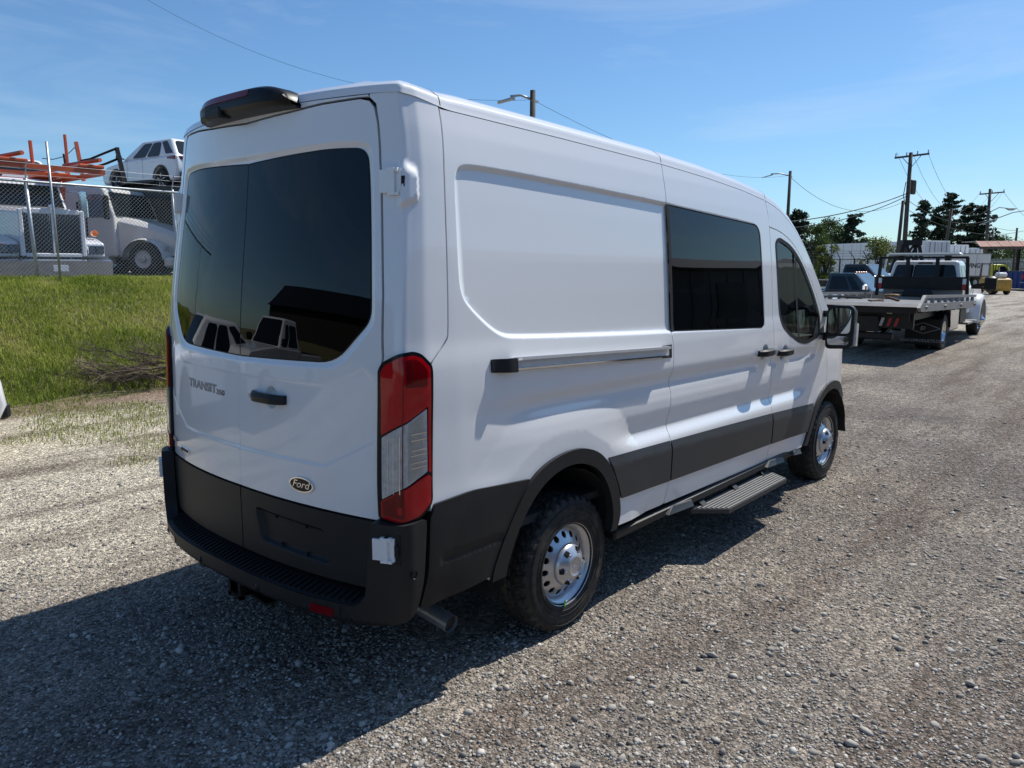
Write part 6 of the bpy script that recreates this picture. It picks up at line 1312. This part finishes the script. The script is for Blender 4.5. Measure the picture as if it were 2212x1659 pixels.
for s in (-1,0,1):
    wire((q3.x+rh.x*s*1.2,q3.y+rh.y*s*1.2,h3), (q4.x+rh.x*s*1.2,q4.y+rh.y*s*1.2,h4-.2), 3.6, 'sagging power line strung between the two crossarm poles', .012, group='power lines between the crossarm poles')
wire((q3.x,q3.y,up(0,413,61)), place(1690,50,up(1690,478,50)), .35, 'thick black service cable from the transformer pole, upper of two', .035); wire((q3.x,q3.y,up(0,418,61)), place(1690,50,up(1690,491,50)), .5, 'thick black service cable from the transformer pole, lower of two', .03)
wire((q2.x,q2.y,h2-.4), (q3.x,q3.y,up(0,427,61)), 1.6, 'thin wire sagging from the street lamp to the transformer pole', .014)
wire((q3.x,q3.y,up(0,430,61)), (q4.x,q4.y,up(0,470,85)), 1.0, 'communication cable crossing the pines below the power lines', .02); wire((q3.x,q3.y,up(0,450,61)), (q8.x,q8.y,up(0,488,80)), 1.2, 'communication cable running low through the pines', .02)
wire((q4.x,q4.y,up(0,482,85)), (q7.x,q7.y,up(0,493,90)), .2, 'short cable from the second utility pole to the plain pole', .02); wire((q4.x+rh.x*1.2,q4.y+rh.y*1.2,h4-.3), place(2330,110,up(2330,520,110)), 1.5, 'power line falling away from the second utility pole', .015)
wire((q4.x,q4.y,up(0,492,85)), place(2160,70,up(2160,520,70)), .3, 'slack cable dropping behind the shed roof', .018)
# black steel trestle
def trestle():
    q = place(1958, 41); t = thing('steel_trestle', 'black steel trestle frame standing behind the tow truck cab', 'trestle', (q.x,q.y,0), atan2(-cos(_yaw), sin(_yaw)))
    MB().box(-.45,.55,-.25,.25,2.98,3.25).build('top_beam', M['black'], t)
    for y in (-.5,.5):
        for x0, x1 in ((-.35,-1.15),(.40,1.05)): MB().bar((x0,y*.4,3.05), (x1,y,.0), .13, .13).build('leg', M['black'], t)
        MB().bar((-.25,y*.4,3.0), (.45,y*.7,1.6), .10, .10).build('brace', M['black'], t); MB().bar((.35,y*.4,3.0), (-.5,y*.7,1.6), .10, .10).build('brace', M['black'], t)
        MB().bar((-.8,y*.7,1.6), (.8,y*.7,1.6), .1, .1).build('cross_rail', M['black'], t)
    MB().box(-.55,-.10,-.2,.2,2.1,3.0).build('hoist_box', M['wood'], t)
trestle()
tag(MB().bar(place(1898,43,.3), place(1917,43,up(1917,545,43)), .10, .05).build('leaning_plank', M['whitep']), 'pale plank leaning against the broad vine-covered clump', 'plank')
# ================================================================ car haulers behind the fence, SUV on the upper deck
M['orange'] = mat('hauler_orange_paint', (.55,.085,.015), .45, coat=.3, var=.12, vscale=4, dirt=((.12,.09,.07),.35,2.5))
M['cream'] = mat('aged_white_paint', (.62,.60,.57), .4, coat=.3, var=.08, vscale=2, dirt=((.35,.28,.24),.35,2.))
GZ = 1.50
def hauler_truck():
    q = place(120, 18.4); hd = Vector((-.03,-1.0,0)).normalized(); t = thing('car_hauler_truck', 'white long-nose car hauler truck with big chrome grille behind the fence', 'truck', (q.x,q.y,GZ), atan2(hd.y, hd.x))
    # local: x forward, grille at x = 0
    hd_ = MB(); hd_.loft([[(0,-.66,.55),(0,.66,.55),(0,.66,1.52),(0,.56,1.60),(0,-.56,1.60),(0,-.66,1.52)], [(-1.9,-.98,.55),(-1.9,.98,.55),(-1.9,.98,1.66),(-1.9,.84,1.78),(-1.9,-.84,1.78),(-1.9,-.98,1.66)]])
    ho = bevel(hd_.build('bonnet', M['wpaint'], t), .03)
    gr = MB().box(0,.05,-.66,.66,.58,1.54,.01).build('grille', M['gap'], t)
    fr = MB(); fr.box(.0,.09,-.70,-.60,.52,1.60,.02); fr.box(.0,.09,.60,.70,.52,1.60,.02); fr.box(.0,.09,-.60,.60,1.50,1.62,.02); fr.box(.0,.09,-.60,.60,.50,.60,.02); fr.box(.0,.09,-.02,.02,.60,1.5); fr.build('grille_surround', M['wpaint'], t)
    for k in range(34):
        y = -.575+k*.0348
        if abs(y) > .03: MB().box(.04,.075,y-.009,y+.009,.60,1.50).build('grille_bar', M['chrome'], gr)
    MB().lathe([(.0,.10),(.06,.09),(.07,.05)], (0,0,1.66), 'x', 8).build('bonnet_ornament', M['chrome'], t)
    for s in (-1, 1):
        w = MB(); w.loft([[(.02,s*.70,.50),(.02,s*1.14,.50),(.02,s*1.14,.86),(.02,s*.70,.86)], [(-.55,s*.78,.45),(-.55,s*1.20,.45),(-.55,s*1.20,.98),(-.55,s*.78,1.0)], [(-1.4,s*.9,.62),(-1.4,s*1.22,.62),(-1.4,s*1.22,1.04),(-1.4,s*.9,1.05)]]); wo = bevel(w.build('front_wing', M['wpaint'], t), .06)
        h = MB().box(.02,.06,s*.92-.19,s*.92+.19,.58,.80,.02).build('headlight', M['chrome'], wo)
        for k in (-.09,.09): MB().box(.055,.075,s*.92+k-.075,s*.92+k+.075,.61,.77,.02).build('headlight_lens', M['skyglass'], h)
        MB().lathe([(.0,.06),(.07,.05),(.08,.0),(.08,-.06)], (-.35,s*1.06,1.10), 'x', 10).build('turn_signal', M['amber'], wo)
        simple_wheel(t, -.95, s*1.0, .52, .28, M['polish'], .56, s)
        MB().box(-2.05,-1.95,s*1.42-.10,s*1.42+.10,1.55,2.25,.03).build('wing_mirror', M['chrome'], t); MB().tube([(-2.0,s*1.02,2.2),(-2.0,s*1.4,2.2)], .02, 5).build('mirror_arm', M['chrome'], t); MB().tube([(-2.0,s*1.02,1.6),(-2.0,s*1.4,1.6)], .02, 5).build('mirror_arm', M['chrome'], t)
    bm = MB(); bm.loft([[(.10,-1.22,.04),(.20,-1.22,.06),(.24,-1.22,.42),(.08,-1.22,.46)], [(.26,-.6,.03),(.38,-.6,.05),(.42,-.6,.42),(.24,-.6,.46)], [(.26,.6,.03),(.38,.6,.05),(.42,.6,.42),(.24,.6,.46)], [(.10,1.22,.04),(.20,1.22,.06),(.24,1.22,.42),(.08,1.22,.46)]]); bo = bm.build('front_bumper', M['chrome'], t, angle=40)
    MB().box(.41,.425,-.16,.16,.18,.32).build('number_plate', M['whitep'], bo)
    c = bevel(MB().loft([[(-1.85,-1.02,.6),(-1.85,1.02,.6),(-3.6,1.08,.6),(-3.6,-1.08,.6)], [(-1.85,-1.02,1.72),(-1.85,1.02,1.72),(-3.6,1.08,1.72),(-3.6,-1.08,1.72)]]).build('cab', M['wpaint'], t), .05)
    greenhouse(t, (-3.55,-1.9,1.05), (-3.45,-2.25,.98), 1.70, 2.42, M['wpaint'], M['farglass'], [(.15,.85)], front=M['farglass'], ff=.035)
    MB().loft([[(-1.92,-1.0,2.34),(-1.92,1.0,2.34),(-2.2,1.0,2.48),(-2.2,-1.0,2.48)], [(-1.90,-1.0,2.31),(-1.90,1.0,2.31),(-2.2,1.0,2.44),(-2.2,-1.0,2.44)]]).build('sun_visor', M['wpaint'], t)
    for y in (-.35,.45): MB().bar((-1.92,y,1.78), (-2.1,y+.22,2.1), .02, .02).build('wiper', M['black'], t)
    MB().box(-8.,-.3,-.45,.45,.4,.75).build('chassis', M['black'], t)
    for x in (-5.2,-6.5):
        for s in (-1, 1): simple_wheel(t, x, s*.98, .52, .5, M['polish'], .56, s)
    # orange head rack over the cab
    k = MB()
    for s in (-1, 1):
        k.bar((.3,s*1.12,2.50), (-5.5,s*1.12,2.56), .08, .10); k.bar((-2.6,s*1.15,2.48), (-3.4,s*1.22,.75), .12, .16); k.bar((-5.4,s*1.12,2.5), (-5.4,s*1.12,.8), .14, .14)
    for x in (.4,-1.3,-3.0,-4.8): k.bar((x,-1.12,2.52), (x,1.12,2.52), .10, .10)
    ko = k.build('head_rack', M['orange'], t)
    for s in (-1, 1):
        for x in (.2,-2.2): MB().box(x-1.0,x+.35,s*.80-.28,s*.80+.28,2.58,2.66,.02).build('wheel_ramp', M['orange'], ko); MB().tube([(x-.9,s*.80-.2,2.71),(x+.6,s*.80+.1,2.75)], .05, 6).build('ramp_cylinder', M['orange'], ko)
    for x, y, h in ((.25,-1.12,3.25),(.25,-.35,3.1),(-2.0,1.12,3.65),(-1.0,-1.12,3.0)): MB().tube([(x,y,2.5),(x-.05,y,h)], .04, 6).build('guide_pole', M['orange'], ko)
    return t
hauler_truck()
def second_tractor():
    q = place(300, 24.5); hd = Vector((.52,-.86,0)).normalized(); t = thing('semi_tractor', 'aged white sleeper-cab tractor with rounded bonnet behind the fence', 'truck', (q.x,q.y,GZ), atan2(hd.y, hd.x))
    c = side_body('cab', [(-1.9,.55),(-1.9,2.62),(-1.6,2.70),(-.25,2.62),(.05,1.78),(.1,.55)], 1.12, M['cream'], t, .10, 3)
    for s in (-1, 1):
        quad_panel('side_window', [(-.75,s*1.125,1.72),(-.02,s*1.125,1.72),(-.28,s*1.125,2.40),(-.75,s*1.125,2.40)] if s < 0 else [(-.02,1.125,1.72),(-.75,1.125,1.72),(-.75,1.125,2.40),(-.28,1.125,2.40)], M['skyglass'], c, .012, .05)
        MB().box(-.85,-.80,s*1.12-.01,s*1.12+.012,.65,2.5).build('door_seam', M['gap'], c); MB().box(-1.15,-1.05,s*1.12-.02,s*1.12+.09,.7,2.2,.03).build('grab_handle', M['black'], c)
        MB().box(-1.7,-1.4,s*1.12-.005,s*1.12+.012,1.6,2.0).build('vent', M['cream'], c)
        rg = [[(.95+.72*k_*cos(a), s*y, .50+.62*k_*sin(a)) for a in np.linspace(-.02,pi+.02,14)] for y, k_ in ((.70,.95),(1.05,1.0),(1.16,.92))]; MB().loft(rg, False, False, False).build('front_wing', M['cream'], t, smooth=True)
        simple_wheel(t, .95, s*.98, .50, .28, M['galv'], .55, s)
        h = MB().box(1.52,1.62,s*.90-.16,s*.90+.14,.72,.90,.03).build('headlight', M['clear'], t)
        MB().box(.02,.12,s*1.40-.10,s*1.40+.10,1.65,2.35,.03).build('wing_mirror', M['black'], t); MB().tube([(.05,s*1.1,2.25),(.05,s*1.4,2.25)], .02, 5).build('mirror_arm', M['black'], t)
        MB().box(-1.8,-.2,s*.95-.18,s*.95+.20,.35,.62,.03).build('side_step', M['cream'], t)
    b = MB().loft([[(.05,-.95,.55),(.05,.95,.55),(.05,.95,1.62),(.05,.75,1.76),(.05,-.75,1.76),(.05,-.95,1.62)], [(1.0,-.72,.55),(1.0,.72,.55),(1.0,.74,1.40),(1.0,.55,1.55),(1.0,-.55,1.55),(1.0,-.74,1.40)], [(1.72,-.60,.6),(1.72,.60,.6),(1.72,.60,1.12),(1.72,.45,1.28),(1.72,-.45,1.28),(1.72,-.60,1.12)]]).build('bonnet', M['cream'], t); bevel(b, .05)
    MB().box(1.70,1.78,-.45,.45,.65,1.15,.02).build('grille', M['black'], b); MB().box(1.62,1.95,-1.15,1.15,.25,.55,.06).build('front_bumper', M['cream'], t)
    quad_panel('windscreen', [(.07,-.98,1.78),(.07,.98,1.78),(-.22,.92,2.50),(-.22,-.92,2.50)], M['farglass'], c, .012, .08)
    MB().box(-7.,1.5,-.45,.45,.35,.6).build('chassis', M['black'], t); MB().tube([(-2.1,-1.0,.6),(-2.1,-1.0,2.9)], .07, 10).build('exhaust_stack', M['chrome'], t, smooth=True)
second_tractor()
# upper deck of the trailer behind, with the SUV
hd = Vector((-.10,1.0,0)).normalized()      # nose of the SUV points away from the yard
SQ = place(366, 27); SZ = 4.22
def deck():
    t = thing('hauler_trailer', 'dark car-hauler trailer with raised upper deck behind the two trucks', 'trailer', (SQ.x,SQ.y,GZ), atan2(hd.y, hd.x)); z = SZ-GZ
    MB().box(-5.5,6.0,-1.25,1.25,z-.22,z-.02).build('upper_deck', M['black'], t); MB().box(-6.5,4.,-1.25,1.25,.75,1.0).build('lower_deck', M['black'], t)
    for s in (-1, 1):
        for x in (-5.2,-1.8,2.0,5.6): MB().box(x-.09,x+.09,s*1.22-.07,s*1.22+.07,.3,z).build('deck_post', M['black'] if x > -5 else M['orange'], t)
        MB().box(-5.5,6.,s*1.25-.05,s*1.25+.05,z-.3,z+.06).build('deck_rail', M['black'], t)
        for x in (-4.5,-3.2): simple_wheel(t, x, s*.9, .5, .5, M['galv'], .5, s)
    MB().box(-1.0,5.5,-1.1,1.1,1.0,2.4).build('loaded_cargo', M['black'], t)
deck()
def dark_trailer():
    q = place(262, 31); t = thing('hauler_trailer', 'dark low trailer frame filling the gap between the two trucks', 'trailer', (q.x,q.y,GZ), radians(100)); m = mat('dark_trailer_steel', (.02,.021,.025), .6, var=.3, vscale=2)
    MB().box(-4,5,-1.3,1.3,2.75,3.0).build('upper_deck', m, t); MB().box(-4,5,-1.3,1.3,.7,.95).build('lower_deck', m, t)
    for s in (-1, 1):
        for x in (-3.9,-2.2,-.5,1.4,3.2,4.9): MB().box(x-.12,x+.12,s*1.25-.08,s*1.25+.08,.3,2.9).build('deck_post', m, t)
        for k in range(3): MB().bar((-3.9+k*3,s*1.25,.9), (-1.0+k*3,s*1.25,2.8), .12, .12).build('deck_brace', m, t)
        for x in (-2.6,-1.4): simple_wheel(t, x, s*.95, .5, .45, M['galv'], .5, s)
    for x in (-2.4,2.2): side_body('loaded_van_shell', [(x-1.9,1.0),(x-1.9,2.6),(x+1.2,2.6),(x+1.9,1.8),(x+1.9,1.0)], 1.0, m, t, .1)
dark_trailer()
make_suv('white_suv', 'white crossover SUV riding on the upper deck of the car hauler', M['wpaint'], (SQ.x,SQ.y,SZ-.02), atan2(hd.y, hd.x), rx=radians(-1.0), zr=1.68, zb=1.10, hood=1.03)
q = place(128, 24); make_suv('loaded_car', 'white car with dark glass roof riding low above the hauler cab', M['wpaint'], (q.x-.5,q.y+2.6,GZ+2.10), radians(85), zr=1.42, zb=.95, hood=.92)
# black guard frame between hauler and SUV
gq = place(300, 24.0); gf = thing('guard_frame', 'black bowed guard rails between orange post and black post on the hauler', 'guard rail', (gq.x,gq.y,0), 0); rh = Vector((sin(_yaw), -cos(_yaw), 0))
def gp(px, py): v = place(px, 24.0); return (v.x-gq.x, v.y-gq.y, up(px, py, 24.0))
MB().bar(gp(284,400), gp(271,322), .10, .10).build('guard_post', M['black'], gf); MB().bar(gp(196,395), gp(186,310), .09, .09).build('guard_post', M['orange'], gf)
MB().tube([gp(194,351), gp(214,347), gp(240,336), gp(270,324)], .035, 6).build('guard_rail', M['black'], gf, smooth=True); MB().tube([gp(196,373), gp(220,365), gp(246,357), gp(270,347)], .035, 6).build('guard_rail', M['black'], gf, smooth=True)
MB().tube([gp(161,382), gp(158,336)], .03, 5).build('guard_post', M['black'], gf); MB().tube([gp(158,342), gp(172,332), gp(187,318)], .012, 4).build('guard_wire', M['black'], gf); MB().tube([gp(112,346), gp(135,348), gp(158,342)], .012, 4).build('guard_wire', M['black'], gf)
# white service truck whose nose corner shows at the left edge of the yard
make_suv('white_car', 'white car with black bumper whose nose corner shows left of the van', M['wpaint'], (-1.60,6.42,0), radians(-10), zr=1.66, hw=.93, hood=1.06, zb=1.06)
make_pickup('service_truck', 'white work truck mirrored in the rear windows of the van', M['wpaint'], (-5.6,6.2,0), radians(-8), M['farglass'], hood=1.28, zb=1.26, zr=1.98, mirror_m=M['black'], bump_m=M['plastic'], r=.41, hw=1.0, nose_drop=.10)
# ================================================================ behind the camera (seen only as reflections)
ba = thing('metal_barn', 'long dark metal barn mirrored in the side windows of the van', 'building', (-14,-19,0)); bm_ = mat('dark_barn_sheet', (.075,.078,.082), .6, var=.15, vscale=.6)
bw = MB().prism([(0,0),(0,4.6),(-7,6.6),(-14,4.6),(-14,0)], 0, 96, 'x').build('wall', bm_, ba)
for k in range(41): MB().box(k*2.3+.3,k*2.3+.36,0,.04,.1,4.5).build('wall_rib', bm_, bw)
for k in range(7): bx('roller_door', M['black'], bw, 6+k*12, 10+k*12, -.02, .06, 0, 3.6)
MB().prism([(.5,4.5),(.5,4.65),(-7,6.8),(-14.5,4.65),(-14.5,4.5)], -.4, 96.4, 'x').build('roof', M['black'], ba)
make_suv('black_car', 'black car mirrored in the dark side glass of the van', mat('black_car_paint', (.01,.01,.012), .15, coat=1, var=.05), (19.0,-10.5,0), radians(8), zr=1.5)
bb = thing('dark_shed', 'dark timber shed mirrored in the rear windows of the van', 'building', (-26,4,0), radians(-6)); bs = MB().prism([(0,0),(0,4.2),(-5,6.4),(-10,4.2),(-10,0)], 0, 26, 'y').build('wall', mat('dark_timber', (.03,.026,.022), .8, var=.3, vscale=1.5), bb) if False else MB().loft([[(0,0,0),(0,26,0),(0,26,4.2),(0,0,4.2)], [(-10,0,0),(-10,26,0),(-10,26,4.2),(-10,0,4.2)]]).build('wall', mat('dark_timber', (.03,.026,.022), .8, var=.3, vscale=1.5), bb)
MB().prism([(.4,4.2),(-5,6.6),(-10.4,4.2)], -.4, 26.4, 'y').build('roof', M['black'], bb)
for k in range(5):
    R_ = random.Random(40+k); t = thing('cypress_tree', 'slim dark cypress mirrored in the rear windows of the van', 'tree', (-24-k*.3, -6-1.7*k, 0), 0, 'cypresses behind the camera'); MB().tube([(0,0,0),(0,0,4)], [.12,.03], 6).build('trunk', M['trunk'], t)
    leaf_mesh('crown', [(Vector((0,0,.8+.45*j)), .62*(1-j/12)) for j in range(11)], M['pine'], t, 60, .25, flat=1.0, seed=60+k)
